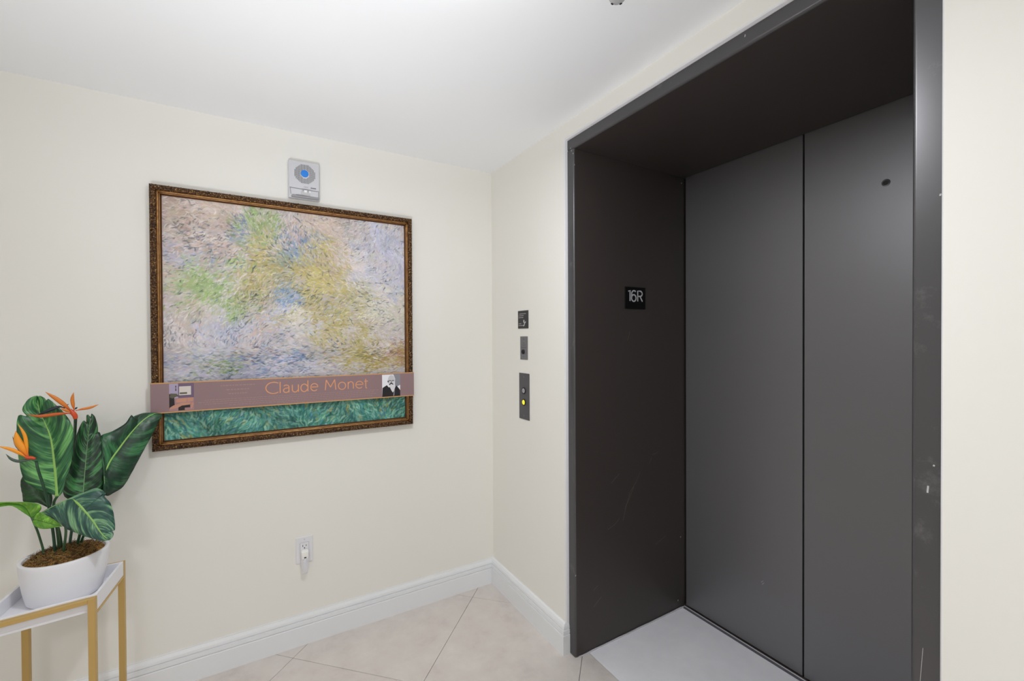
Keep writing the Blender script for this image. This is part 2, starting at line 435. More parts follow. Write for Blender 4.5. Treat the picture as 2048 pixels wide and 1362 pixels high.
# moulding section: (inset from the outer edge, height over the wall, material)
SEC = [(0, .001), (0, .026), (.002, .031), (.006, .0345), (.012, .0355), (.019, .034), (.0215, .030), (.0225, .0265), (.0240, .0290), (.0256, .0298), (.0272, .0285), (.0282, .0245), (.0296, .0255), (.0312, .0255), (.0322, .0225), (.036, .020), (.036, .012), (.036, .001)]
cor = [(X_L, Z_B, 1, 1), (X_R, Z_B, -1, 1), (X_R, Z_T, -1, -1), (X_L, Z_T, 1, -1)]
for k in range(4):
    a, c = cor[k], cor[(k+1) % 4]
    bm = B(); NS = 60; rows = []
    for i in range(NS+1):
        t = i/NS; r_ = []
        for j, (ins, hh) in enumerate(SEC):
            p = Vector((a[0]+a[2]*ins, -hh, a[1]+a[3]*ins)).lerp(Vector((c[0]+c[2]*ins, -hh, c[1]+c[3]*ins)), t)
            r_.append(bm.verts.new(p))
        rows.append(r_)
    for A, C in zip(rows, rows[1:]):
        for j in range(len(SEC)-1):
            f = bm.faces.new((A[j], A[j+1], C[j+1], C[j])); f.material_index = 0 if j < 6 else (1 if j in (7, 8, 9, 12) else 2)
    bm.faces.new(rows[0]); bm.faces.new(rows[-1])
    rail = obj('frame_rail', bm, [M['gold_carved'], M['gold'], M['gold_dark']], pic, True)
    # raised carved leaves along the rail, joined
    bm = B(); ln = (Vector((c[0], 0, c[1]))-Vector((a[0], 0, a[1]))).length; n = int(ln/.0125)
    dirv = (Vector((c[0], 0, c[1]))-Vector((a[0], 0, a[1]))).normalized(); inn = Vector((a[2] if k in (1, 3) else 0, 0, a[3] if k in (0, 2) else 0))
    if k == 1: inn = Vector((-1, 0, 0))
    if k == 3: inn = Vector((1, 0, 0))
    if k == 0: inn = Vector((0, 0, 1))
    if k == 2: inn = Vector((0, 0, -1))
    for i in range(n):
        u = .016+(ln-.032)*i/(n-1)
        for off, rr, hh in ((.012, .0046, .0352), (.0045+.0015*math.sin(i*1.9), .0026, .0318), (.0185, .0022, .0338)):
            ce = Vector((a[0], 0, a[1]))+dirv*(u+(.006 if off != .012 else 0))+inn*off+Vector((0, -hh, 0))
            ang = .7*math.sin(i*1.3)+(0 if off == .012 else 1.2)
            a1 = dirv*math.cos(ang)+inn*math.sin(ang); a2 = -dirv*math.sin(ang)+inn*math.cos(ang)
            tip = bm.verts.new(ce+Vector((0, -.0016, 0)))
            ring = [bm.verts.new(ce+a1*(rr*1.35*math.cos(q*PI/3))+a2*(rr*.75*math.sin(q*PI/3))) for q in range(6)]
            for q in range(6): bm.faces.new((tip, ring[q], ring[(q+1) % 6]))
    obj('carved_relief', bm, M['gold_carved'], rail, False, 'stuff')
# the canvas: a plain generic field of brush dabs in the same colours, painted into colour values of its own surface
def lin(c):
    c = np.asarray(c, float)/255
    return np.where(c <= .04045, c/12.92, ((c+.055)/1.055)**2.4)
NX, NZ = 430, 430
def paint():
    img = np.zeros((NZ, NX, 3)); uu, vv = np.meshgrid((np.arange(NX)+.5)/NX, (np.arange(NZ)+.5)/NZ)
    def blob(u, v, cx, cy, sx, sy): return np.exp(-((u-cx)/sx)**2-((v-cy)/sy)**2)
    ZON = [((206, 198, 198), lambda u, v: .62+0*u), ((196, 176, 164), lambda u, v: 1.2*blob(u, v, .12, .93, .22, .16)+.8*blob(u, v, .62, .9, .14, .12)+.5*blob(u, v, .05, .55, .1, .2)+.5*blob(u, v, .35, .55, .08, .25)),
           ((160, 184, 126), lambda u, v: 1.1*blob(u, v, .13, .66, .1, .07)+.9*blob(u, v, .2, .55, .12, .05)+.6*blob(u, v, .3, .86, .07, .1)),
           ((186, 173, 116), lambda u, v: 1.2*blob(u, v, .33, .72, .07, .18)+1.2*blob(u, v, .58, .7, .13, .17)+.9*blob(u, v, .68, .5, .16, .13)+.7*blob(u, v, .78, .4, .14, .1)),
           ((128, 150, 182), lambda u, v: 1.0*blob(u, v, .27, .88, .06, .05)+.9*blob(u, v, .5, .84, .09, .07)+.8*blob(u, v, .12, .8, .07, .05)+.7*blob(u, v, .45, .63, .06, .08)+.5*blob(u, v, .22, .75, .1, .06)),
           ((190, 192, 212), lambda u, v: 1.2*blob(u, v, .9, .8, .14, .14)+1.3*blob(u, v, .3, .44, .2, .09)+.8*blob(u, v, .1, .76, .12, .05)),
           ((214, 210, 192), lambda u, v: 1.0*blob(u, v, .88, .6, .16, .12)+.9*blob(u, v, .5, .5, .1, .06)),
           ((150, 158, 140), lambda u, v: .7*blob(u, v, .72, .6, .12, .06)+.6*blob(u, v, .42, .72, .05, .2)),
           ((122, 142, 178), lambda u, v: 1.3*blob(u, v, .32, .33, .34, .024)+1.0*blob(u, v, .03, .335, .1, .03)),
           ((186, 186, 206), lambda u, v: 2.2*blob(u, v, .3, .265, .38, .03)),
           ((160, 142, 76), lambda u, v: 1.2*blob(u, v, .8, .32, .22, .06)), ((112, 140, 70), lambda u, v: 1.0*blob(u, v, .17, .29, .07, .05)),
           ((168, 120, 106), lambda u, v: .7*blob(u, v, .93, .33, .08, .04)+.5*blob(u, v, .45, .345, .2, .02))]
    ZC = np.array([z[0] for z in ZON], float)
    def local(u, v):
        w = np.array([max(0., float(f(u, v))) for _, f in ZON]); w = w**1.6; w /= w.sum()
        mixc = (w[:, None]*ZC).sum(0); one = ZC[rng.choice(len(ZON), p=w)]
        t = rng.random()**.7; return mixc*(1-t)+one*t
    PC = rng.random((420, 2)); PCOL = np.array([ZC[rng.choice(len(ZON), p=(lambda w: w**1.6/(w**1.6).sum())(np.array([max(0., float(f(u, v))) for _, f in ZON])))] for u, v in PC])*rng.uniform(.88, 1.1, (420, 1)); PR = rng.uniform(.018, .05, 420)
    def patchy(u, v):
        w = np.exp(-((PC[:, 0]-u)**2+(PC[:, 1]-v)**2)/PR**2)+1e-9; w /= w.sum()
        return PCOL[rng.choice(420, p=w)]
    GR = np.array([(74, 140, 124), (98, 160, 146), (54, 106, 96), (128, 182, 164), (62, 116, 132), (44, 92, 82), (150, 188, 160)], float)
    def grass(u, v):
        g = GR[rng.integers(len(GR))]*(1.02+.1*np.sin(u*23+v*31))
        if v > .13: g = g*.62+np.array((6, 8, 2))
        if rng.random() < .05: g = np.array((170, 156, 84), float)
        return g
    def flow(u, v): return 1.1*math.sin(5.1*u+2.3*v)+.9*math.sin(3.7*v-2.9*u+1.1)+.6*math.sin(11*u*v+7*v)
    def dark(u, v): return .5+.5*math.sin(13*u+3*math.sin(9*v))*math.sin(11*v+2.5*math.sin(8*u))
    img[:] = (190, 184, 178); img[vv < .15] = (78, 138, 124)
    img[(vv > .13) & (vv < .24)] = (62, 92, 76)
    NS_ = 27000
    for k in range(NS_):
        big = k < 4200
        u, v = rng.random(2)
        if v < .22:
            if rng.random() < .3: continue
            c = grass(u, v); ang = PI/2+.8*math.sin(17*u+9*v)+rng.normal(0, .35); la, lb = rng.uniform(5, 13), rng.uniform(1.0, 2.4)
        else:
            c = local(u, v) if rng.random() < .4 else patchy(u, v); ang = flow(u, v)+rng.normal(0, .55)
            if v < .38: ang = rng.normal(0, .3)
            la, lb = (rng.uniform(9, 22), rng.uniform(5, 10)) if big else (rng.uniform(2.5, 7.5), rng.uniform(.6, 1.5))
        c = c+rng.normal(0, 4, 3)+rng.normal(0, 8)
        if not big and v > .22:
            d = dark(u, v)
            if rng.random() < .04+.34*d**3: c = c*rng.uniform(.45, .75)+np.array((-2, 10, 20))
            elif rng.random() < .13: c = c*.55+np.array((112, 110, 106))
        cx, cy = u*NX, v*NZ; R_ = int(max(la, lb)+3)
        x0, x1, y0, y1 = max(0, int(cx)-R_), min(NX, int(cx)+R_+1), max(0, int(cy)-R_), min(NZ, int(cy)+R_+1)
        yy, xx = np.mgrid[y0:y1, x0:x1]; dx, dy = xx-cx, yy-cy
        p = dx*math.cos(ang)+dy*math.sin(ang); q = -dx*math.sin(ang)+dy*math.cos(ang)+.045*p*p*rng.choice((-1, 1))
        al = np.clip(1.4*(1-(p/la)**2-(q/lb)**2), 0, 1)*(.6 if big else .72)
        img[y0:y1, x0:x1] = img[y0:y1, x0:x1]*(1-al[..., None])+c*al[..., None]
    return np.clip(img, 8, 250)
art = paint()
cx0, cx1, cz0, cz1 = X_L+.034, X_R-.034, Z_B+.034, Z_T-.034
gx, gz = np.meshgrid(np.linspace(cx0, cx1, NX), np.linspace(cz0, cz1, NZ))
lum = art.mean(2)
co = np.stack([gx, -.015-.0004*(lum-lum.mean())/40, gz], -1).reshape(-1, 3)-np.array(pic.location)
idx = np.arange(NX*NZ).reshape(NZ, NX)
quads = np.stack([idx[:-1, :-1], idx[:-1, 1:], idx[1:, 1:], idx[1:, :-1]], -1).reshape(-1, 4)
me = bpy.data.meshes.new('canvas')
me.vertices.add(len(co)); me.vertices.foreach_set('co', co.ravel())
me.loops.add(quads.size); me.loops.foreach_set('vertex_index', quads.ravel())
me.polygons.add(len(quads)); me.polygons.foreach_set('loop_start', np.arange(0, quads.size, 4)); me.polygons.foreach_set('use_smooth', np.ones(len(quads), bool))
me.update(calc_edges=True)
att = me.color_attributes.new('paint', 'FLOAT_COLOR', 'POINT')
rgba = np.ones((NX*NZ, 4)); rgba[:, :3] = lin(art.reshape(-1, 3)); att.data.foreach_set('color', rgba.ravel())
M['canvas'] = mat('brushed_paint', srgb(190, 185, 180), .55, spec=.3)
N, L, b = nodes(M['canvas']); a_ = N.new('ShaderNodeVertexColor'); a_.layer_name = 'paint'; L.new(a_.outputs['Color'], b.inputs['Base Color'])
me.materials.append(M['canvas'])
link('canvas', me, pic)
obj('backing_board', box(B(), X_L+.012, X_R-.012, -.0125, -.001, Z_B+.012, Z_T-.012), mat('brown_board', srgb(120, 90, 60), .8), pic)

# ------------------------------------------------------------------ paper sleeve wrapped round the frame
slv = thing('paper_sleeve', 'mauve printed paper band wrapped across the lower part of the painting', 'paper band', ((X_L+X_R)/2, -.038, 1.12))
M['mauve'] = mat('mauve_paper', srgb(148, 122, 125), .55, spec=.3)
M['gilt'] = mat('printed_gold', srgb(212, 160, 96), .5)
M['copper'] = mat('printed_copper', srgb(222, 156, 110), .5)
M['faint'] = mat('printed_fine_text', srgb(163, 134, 128), .6)
ZB0, ZB1, YB = 1.0645, 1.1805, -.0374
def band_z(x, z): return z+.004*((X_R-x)/(X_R-X_L)-.5)
def bandf(u, v, d): return Vector((u, YB-d, band_z(u, v)))
bm = B(); n = 24; xs = [X_L-.0012+(X_R-X_L+.0024)*k/n for k in range(n+1)]
path = [(X_L-.0014, -.002), (X_L-.0014, -.02), (X_L-.0012, YB+.002)]+[(x, YB) for x in xs]+[(X_R+.0012, YB+.002), (X_R+.0014, -.02), (X_R+.0014, -.002)]
lo = [bm.verts.new((x, y, band_z(x, ZB0))) for x, y in path]; hi = [bm.verts.new((x, y, band_z(x, ZB1))) for x, y in path]
for k in range(len(path)-1): bm.faces.new((lo[k], lo[k+1], hi[k+1], hi[k]))
o = obj('paper', bm, M['mauve'], slv)
sm = o.modifiers.new('thickness', 'SOLIDIFY'); sm.thickness = .0005; sm.offset = 0
bm = B()
for z in (ZB0+.0022, ZB1-.002): stroke_ribbon(bm, [(x, z) for x in xs], .0036, bandf, .0003)
obj('gold_border', bm, M['gilt'], slv)
# lettering, drawn letter by letter with strokes
def glyph(ch):
    A = arc
    return {'C': [A(.62, .5, .62, .52, 52, 308, 22)], 'l': [[(.5, 0), (.5, 1.02)]],
            'a': [A(.42, .5, .42, .2, 150, 0, 8)+[(.84, .42), (.84, 0)], [(.84, .44), (.6, .42)]+A(.42, .2, .42, .2, 90, 270, 10)+[(.62, .03), (.84, .14)]],
            'u': [[(.06, .7), (.06, .25)]+A(.45, .25, .39, .25, 180, 330, 9)+[(.9, .2)], [(.94, .7), (.94, 0)]],
            'd': [A(.45, .35, .45, .36, 20, 340, 20), [(.95, 1.04), (.95, 0)]],
            'e': [[(.04, .38), (.97, .38)]+A(.5, .36, .47, .35, 5, 318, 18)],
            'M': [[(0, 0), (.1, 1)], [(.09, 1.01), (.5, .28)], [(.5, .28), (.91, 1.01)], [(.9, 1), (1, 0)]], 'o': [A(.5, .35, .5, .36, 0, 360, 24)],
            'n': [[(.06, .7), (.06, 0)], [(.06, .45)]+A(.5, .43, .42, .28, 160, 0, 9)+[(.92, 0)]],
            't': [[(.35, .92), (.35, .14)]+A(.65, .14, .3, .15, 180, 290, 6), [(-.1, .69), (1.05, .69)]],
            '1': [[(.1, .9), (.8, 1), (.8, 0)]], '6': [A(.5, .3, .48, .31, 0, 360, 22), [(.03, .34), (.06, .6)]+A(.55, .68, .5, .31, 170, 45, 9)],
            'R': [[(.08, 0), (.08, .98), (.5, .98)]+A(.5, .73, .42, .25, 90, -90, 10)+[(.08, .48)], [(.5, .48), (.95, 0)]]}[ch]
def letters(bm, spec, z0, h, wd, frame, th):
    for ch, xa, xb in spec:
        for q, st in enumerate(glyph(ch)):
            stroke_ribbon(bm, [(xa+(xb-xa)*u, z0+h*v) for u, v in st], wd, frame, th*(1+.15*q))
def letter_parts(spec, z0, h, wd, frame, th, m_, parent):
    for sp_ in spec:
        bm = B(); letters(bm, [sp_], z0, h, wd, frame, th); obj('letter', bm, m_, parent)
letter_parts([('C', -1.0904, -1.0444), ('l', -1.0427, -1.0327), ('a', -1.0253, -1.0006), ('u', -.9932, -.9665), ('d', -.9584, -.9292), ('e', -.9204, -.8898),
             ('M', -.8607, -.8167), ('o', -.8057, -.7746), ('n', -.7655, -.7390), ('e', -.7314, -.6975), ('t', -.6915, -.6770)], 1.1165, .0455, .0040, bandf, .0004, M['copper'], slv)
# fine print too small to read in the photograph: rows of short marks
bm = B()
for z, xa, xb in ((1.1045, -1.30, -.64), (1.0965, -1.32, -.65), (1.0885, -1.30, -.64), (1.0805, -1.22, -.66), (1.0735, -1.05, -.75)):
    x = xa
    while x < xb:
        l = random.uniform(.004, .014); stroke_ribbon(bm, [(x, z), (x+l, z)], .0022, bandf, .0003); x += l+.0028
for z, xa, xb in ((1.1585, -1.248, -1.134), (1.1415, -1.228, -1.148), (1.1255, -1.222, -1.162)):
    x = xa
    while x < xb:
        l = random.uniform(.005, .012); stroke_ribbon(bm, [(x, z), (x+l, z)], .0042, bandf, .0003); x += l+.003
obj('fine_print', bm, M['faint'], slv, kind='stuff')
def patch(bm, pts, d, mi): # flat printed shape with a hair of ink thickness
    fs = bm.faces.new([bm.verts.new(bandf(u, v, d)) for u, v in pts]); fs.material_index = mi
def ell(cx, cz, rx, rz, n=20): return arc(cx, cz, rx, rz, 0, 360-360/n, n)
pm = [mat('print_lilac', srgb(172, 160, 188), .5), mat('print_plum', srgb(112, 92, 118), .5), mat('print_cream', srgb(214, 206, 200), .5), mat('print_tan', srgb(196, 142, 120), .5),
      mat('print_black', srgb(32, 22, 28), .5), mat('print_leafgrey', srgb(92, 88, 70), .5), mat('print_rose', srgb(168, 128, 132), .5)]
bm = B(); U = lambda u: -1.4108+.0766*u; V = lambda v: 1.0706+.1056*v
R4 = lambda a, b, c, d: [(U(a), V(c)), (U(b), V(c)), (U(b), V(d)), (U(a), V(d))]
PL = lambda *p: [(U(a), V(b)) for a, b in p]
patch(bm, R4(0, 1, 0, .99), .0003, 0); patch(bm, R4(.36, 1, .46, .99), .0004, 1); patch(bm, R4(.4, .88, .56, .88), .0005, 2)
patch(bm, R4(0, 1, 0, .46), .0004, 6); patch(bm, R4(.42, .72, .60, .66), .0006, 5)
patch(bm, PL((0, .1), (.22, .12), (.2, .5), (.12, .62), (0, .62)), .0005, 4); patch(bm, PL((.02, .5), (.12, .46), (.3, .52), (.42, .5), (.3, .62), (.05, .64)), .0006, 5)
patch(bm, PL((.28, .3), (.7, .3), (.72, .46), (.34, .44), (.27, .38)), .0006, 3); patch(bm, PL((.73, .3), (.96, .32), (.96, .46), (.74, .46)), .0006, 3)
patch(bm, PL((.02, .06), (.5, .14), (.84, .22), (.88, .28), (.5, .28), (.16, .2), (.02, .13)), .0007, 3)
patch(bm, PL((.36, 0.01), (.62, .01), (.62, .1), (.84, .1), (.84, .2), (.5, .18), (.36, .12)), .0008, 4); patch(bm, PL((.85, .06), (.92, .05), (.99, .26), (.9, .28)), .0008, 3)
patch(bm, R4(.255, .275, .72, .9), .0006, 4); patch(bm, ell(U(.265), V(.76), .0022, .0022, 10), .0007, 4); patch(bm, ell(U(.265), V(.89), .0017, .0026, 10), .0007, 4)
obj('printed_room_picture', bm, pm, slv)
pg = [mat('print_white', srgb(238, 238, 244), .5), mat('print_grey', srgb(140, 140, 150), .5), mat('print_coat', srgb(28, 24, 30), .5), mat('print_skin', srgb(206, 204, 208), .5), mat('print_beard', srgb(224, 222, 226), .5), mat('print_dark', srgb(50, 46, 52), .5)]
bm = B(); U = lambda u: -.6112+.0862*u; V = lambda v: 1.0692+.1050*v
patch(bm, R4(0, 1, 0, .995), .0003, 0); patch(bm, PL((.7, .4), (1, .5), (1, .995), (.62, .995), (.72, .8)), .0004, 1)
patch(bm, PL((0, 0), (1, 0), (1, .26), (.8, .48), (.72, .4), (.35, .42), (.26, .52), (.02, .4)), .0005, 2)
patch(bm, ell(U(.51), V(.72), .0172, .0260), .0006, 3); patch(bm, ell(U(.33), V(.68), .003, .005, 10), .0007, 5)
patch(bm, PL((.36, .62), (.7, .64), (.72, .42), (.66, .24), (.58, .17), (.5, .28), (.4, .46)), .0007, 4)
patch(bm, PL((.37, .55), (.5, .64), (.62, .56), (.6, .52), (.5, .57), (.4, .51)), .0008, 5)
for q in (.43, .6): patch(bm, PL((q-.06, .735), (q+.06, .74), (q+.05, .71), (q-.05, .705)), .0008, 5)
patch(bm, PL((.5, .72), (.53, .72), (.55, .64), (.48, .64)), .0008, 1); patch(bm, PL((.6, .02), (.66, .02), (.7, .32), (.67, .34)), .0008, 1)
obj('printed_portrait', bm, pg, slv)

# ------------------------------------------------------------------ wall alarm above the painting
al = thing('wall_alarm', 'pale grey wall alarm with round grille and blue dot above the painting', 'alarm', (-.937, 0, 2.035))
M['plastic'] = mat('pale_grey_plastic', srgb(206, 207, 212), .42, spec=.4)
M['dark_gap'] = mat('dark_gap', srgb(70, 66, 66), .7)
M['mid_grey'] = mat('mid_grey', srgb(150, 148, 152), .5)
ax0, ax1, az0, az1 = -.999, -.8735, 1.9535, 2.1185
bm = box(B(), ax0, ax1, -.020, 0, az0, az1, .006, 3)
obj('housing', bm, M['plastic'], al, True)
AX = lambda f: ax0+(ax1-ax0)*f
AZ = lambda f: az0+(az1-az0)*f
gx_, gz_, gr = AX(.52), AZ(.66), .0415
obj('front_cover', prism(B(), [(ax0+.004, az0+.045), (ax1-.004, az0+.043), (ax1-.004, az1-.004), (ax0+.004, az1-.004)], 1, -.0235, -.019), M['plastic'], al)
bm = B()
for i in range(-8, 9):
    for j in range(-9, 10):
        px, pz = i*.0049, j*.0043
        if .0185 < math.hypot(px, pz) < gr: box(bm, gx_+px-.0012, gx_+px+.0012, -.0241, -.0228, gz_+pz-.0016, gz_+pz+.0016)
obj('grille_slots', bm, M['dark_gap'], al, kind='stuff')
obj('blue_dot', lathe(B(), [(.0155, 0), (.0155, .0018), (.013, .0028), (.001, .003)], (gx_-.001, -.0235, gz_+.002), '-y', 28), mat('blue_plastic', srgb(18, 128, 226), .35), al)
obj('status_window', box(B(), AX(.70), AX(.87), -.0242, -.023, AZ(.30), AZ(.335), .0004, 1), mat('window_grey', srgb(128, 126, 132), .4), al)
bm = B(); fr = yface(-.0236)
for k in range(4): stroke_ribbon(bm, [(AX(.49)+k*.0045, AZ(.305)), (AX(.50)+k*.0045, AZ(.34))], .002, fr, .0002)
obj('small_print', bm, mat('print_mauve_grey', srgb(164, 148, 156), .6), al, kind='stuff')
bm = prism(B(), [(ax0+.006, az0+.012), (ax1-.006, az0+.010), (ax1-.006, az0+.041), (ax0+.006, az0+.043)], 1, -.0215, -.018)
obj('lens_tray', bm, M['plastic'], al)
bm = B()
for q in ([(ax0+.006, az0+.044), (ax1-.004, az0+.042)], [(ax0+.007, az0+.042), (ax0+.010, az0+.016)], [(ax1-.006, az0+.040), (ax1-.007, az0+.014)], [(ax0+.030, az0+.016), (ax1-.008, az0+.013)]):
    stroke_ribbon(bm, q, .0022, yface(-.0234), .0003)
obj('cover_seam', bm, M['mid_grey'], al, kind='stuff')
obj('strobe_lens', prism(B(), [(-.0215, AZ(.23)), (-.041, AZ(.21)), (-.041, AZ(.15)), (-.0215, AZ(.10))], 0, AX(.40), AX(.68)), mat('clear_lens', srgb(246, 247, 250), .15, trans=.1), al)
bm = B()
for f in (.445, .6): lathe(bm, [(.0045, 0), (.0045, .003), (.001, .0034)], (AX(f), -.0405, AZ(.175)), '-y', 12)
obj('flash_tube', bm, M['steel'], al)
obj('lower_lip', box(B(), ax0+.012, ax1-.004, -.030, -.02, az0+.003, az0+.013, .003, 2), M['mid_grey'], al)

# ------------------------------------------------------------------ power outlet and night light
ot = thing('power_outlet', 'white double power outlet low on the cream wall below the painting', 'outlet', (-.947, 0, .4143))
M['white_pl'] = mat('white_plastic', srgb(228, 227, 232), .4, spec=.4)
ox0, ox1, oz0, oz1 = -.9812, -.9132, .3577, .4712
obj('cover_plate', box(B(), ox0, ox1, -.0055, 0, oz0, oz1, .002, 2), M['white_pl'], ot)
obj('receptacle_gap', box(B(), -.9652, -.9293, -.0062, -.005, .3803, .4462), mat('gap_grey', srgb(150, 148, 152), .6), ot)
obj('receptacle', box(B(), -.9645, -.9300, -.0085, -.005, .381, .4455, .001, 2), M['white_pl'], ot)
bm = B()
cx_ = -.9472
box(bm, cx_-.0078, cx_-.0055, -.0088, -.0084, .4295, .4375); box(bm, cx_+.0055, cx_+.0078, -.0088, -.0084, .4305, .4370)
lathe(bm, [(.0026, 0), (.0026, .0003)], (cx_, -.0085, .4235), '-y', 12)
obj('socket_slots', bm, M['black'], ot)
for z in (.4610, .3680): obj('cover_screw', lathe(B(), [(.0028, 0), (.0028, .0006), (.002, .0011)], (cx_, -.0054, z), '-y', 14), mat('screw_white', srgb(206, 205, 210), .4), ot)
nl = thing('night_light', 'small white plug-in night light in the lower socket of the outlet', 'night light', (cx_, -.0095, .400))
obj('plug_body', box(B(), cx_-.0142, cx_+.0142, -.036, -.0092, .3835, .4185, .005, 3), mat('warm_white_plastic', srgb(244, 243, 240), .35), nl, True)
obj('light_sensor', box(B(), cx_-.0045, cx_+.0045, -.0372, -.0355, .3895, .3945, .0008, 1), M['black'], nl)
bm = B(); rows = []
for z, rx, ry in ((.386, .0155, .0125), (.372, .0160, .0128), (.352, .0150, .0120), (.335, .0130, .0105), (.324, .0110, .0088), (.3205, .0092, .0074), (.3195, .005, .004)):
    rows.append([bm.verts.new((cx_+rx*math.cos(2*PI*k/28), -.0245+ry*math.sin(2*PI*k/28), z)) for k in range(28)])
for A, C in zip(rows, rows[1:]):
    for k in range(28): bm.faces.new((A[k], A[(k+1) % 28], C[(k+1) % 28], C[k]))
bm.faces.new(rows[0]); bm.faces.new(rows[-1])
obj('shade', bm, mat('frosted_shade', srgb(240, 241, 246), .2, alpha=.5), nl, True)
obj('bulb_core', lathe(B(), [(.0045, .386), (.0045, .345), (.001, .338)], (cx_, -.0245, 0), 'z', 16), mat('bulb_white', srgb(240, 240, 246), .4), nl, True)

# ------------------------------------------------------------------ plates on the lift wall
sg = thing('notice_sign', 'small black sign with tiny white writing, topmost plate beside the lift', 'sign', (0, -.3230, 1.4330))
sy0, sy1, sz0, sz1 = -.3685, -.2772, 1.3895, 1.4763
obj('sign_plate', box(B(), -.0035, 0, sy0, sy1, sz0, sz1, .0006, 1), mat('black_acrylic', srgb(30, 27, 29), .35), sg)
M['ink'] = mat('white_ink', srgb(196, 194, 194), .6)
SY = lambda f: sy1-(sy1-sy0)*f
SZ = lambda f: sz0+(sz1-sz0)*f
bm = B(); fx = lambda u, v, d: Vector((-.0035-d, u, v))
for z, a, c in ((.82, .14, .78), (.715, .08, .56), (.61, .08, .54), (.27, .1, .32), (.165, .08, .52)):
    x = a
    while x < c:
        l = min(random.uniform(.04, .1), c-x+.02); stroke_ribbon(bm, [(SY(x), SZ(z)), (SY(x+l), SZ(z))], .0026, fx, .0002); x += l+.025
obj('sign_text', bm, M['ink'], sg, kind='stuff')
bm = B()
stroke_ribbon(bm, [(SY(.54), SZ(.15)), (SY(.62), SZ(.17)), (SY(.67), SZ(.26)), (SY(.66), SZ(.3)), (SY(.58), SZ(.38)), (SY(.60), SZ(.47))], .006, fx, .0002)
stroke_ribbon(bm, [(SY(.61), SZ(.48)), (SY(.63), SZ(.40)), (SY(.66), SZ(.30))], .0045, fx, .00025)
stroke_ribbon(bm, [(SY(.66), SZ(.27)), (SY(.74), SZ(.33)), (SY(.79), SZ(.38))], .0052, fx, .0002)
obj('sign_emblem', bm, M['ink'], sg)

ks = thing('key_switch', 'narrow steel key switch plate between the black sign and call buttons', 'key switch', (0, -.3285, 1.2955))
M['brushed'] = mat('grained_steel', srgb(122, 121, 125), .42, metal=.5)
bump(M['brushed'], noise(M['brushed'], coords(M['brushed'], scale=(30, 30, 600)), 3, 3), .12, .0004)
ky0, ky1, kz0, kz1 = -.3618, -.2958, 1.2380, 1.3510
obj('steel_plate', box(B(), -.0025, 0, ky0, ky1, kz0, kz1, .0006, 1), M['brushed'], ks)
KY = lambda f: ky1-(ky1-ky0)*f
KZ = lambda f: kz1-(kz1-kz0)*f
M['dark_key'] = mat('dark_key_barrel', srgb(52, 50, 54), .4, metal=.3)
kc = (-.0025, KY(.44), KZ(.665))
obj('key_lock', lathe(B(), [(.0115, 0), (.0115, .004), (.0095, .005), (.0095, .0036), (.001, .0036)], kc, '-x', 24), M['dark_key'], ks)
obj('keyhole', lathe(B(), [(.0085, .0030), (.0085, .0042), (.001, .0043)], kc, '-x', 20), M['black'], ks)
for f, r_ in ((.115, .0055), (.865, .0042)): obj('plate_screw', lathe(B(), [(r_, 0), (r_, .0008), (r_*.6, .0014)], (-.0024, KY(.47), KZ(f)), '-x', 16), M['dark_steel'], ks)
bm = B(); fx2 = lambda u, v, d: Vector((-.0025-d, u, v))
for z, a, c in ((.29, .34, .6), (.375, .28, .7), (.475, .14, .8)):
    x = a
    while x < c: stroke_ribbon(bm, [(KY(x), KZ(z)), (KY(x+.07), KZ(z))], .0034, fx2, .0002); x += .09
obj('engraved_text', bm, mat('engraving', srgb(86, 84, 90), .6), ks, kind='stuff')

cb = thing('call_button_plate', 'dark grey lift call plate with a grey button and a lit yellow one', 'call buttons', (0, -.3305, 1.0600))
M['gun'] = mat('gunmetal_plate', srgb(84, 83, 87), .4, metal=.3)
cy0, cy1, cz0_, cz1_ = -.3755, -.2858, .9475, 1.1716
obj('plate', box(B(), -.0035, 0, cy0, cy1, cz0_, cz1_, .0008, 1), M['gun'], cb)
for z, nm, c_, e in ((1.0868, 'grey', srgb(172, 172, 180), None), (1.0305, 'yellow', srgb(240, 226, 60), srgb(250, 232, 40))):
    bt = obj('call_button', lathe(B(), [(.0118, .0005), (.0118, .0030), (.0105, .0042), (.001, .0048)], (-.0035, -.3300, z), '-x', 28), mat('button_'+nm, c_, .4, emit=e, estr=.55), cb, True)
    bt['label'] = 'grey upper call button' if e is None else 'lit yellow lower call button'
    obj('button_ring', lathe(B(), [(.0118, .0002), (.0124, .0036), (.0150, .0038), (.0168, .0005)], (-.0035, -.3300, z), '-x', 32, cap=False), M['black'], bt, True)
    bm = B(); fr = lambda u, v, d: Vector((-.0083-d, u, v))
    s = 1 if e is None else -1
    stroke_ribbon(bm, [(-.3265, z-.003*s), (-.3300, z+.0045*s), (-.3335, z-.003*s)], .0018, fr, .0003)
    obj('arrow_mark', bm, mat('arrow_'+nm, srgb(96, 94, 104) if e is None else srgb(206, 184, 30), .5), bt)
for z in (1.1540, .9650): obj('plate_screw', lathe(B(), [(.0042, 0), (.0042, .0007), (.003, .0012)], (-.0034, -.3305, z), '-x', 16), M['dark_steel'], cb)

fs_ = thing('floor_sign', 'black plate reading 16R on the dark left side of the lift entrance', 'sign', (.367, YI, 1.5235))
obj('sign_plate', box(B(), .3040, .4320, YI-.0035, YI+.0005, 1.4735, 1.5728, .0006, 1), mat('black_sign', srgb(7, 7, 8), .55, spec=.25), fs_)
w_ = .128; X = lambda f: .3040+w_*f
letter_parts([('1', X(.135), X(.255)), ('6', X(.30), X(.53)), ('R', X(.59), X(.86))], 1.5085, .0485, .0060, yface(YI-.0035), .0006, mat('silver_lettering', srgb(196, 196, 204), .5), fs_)

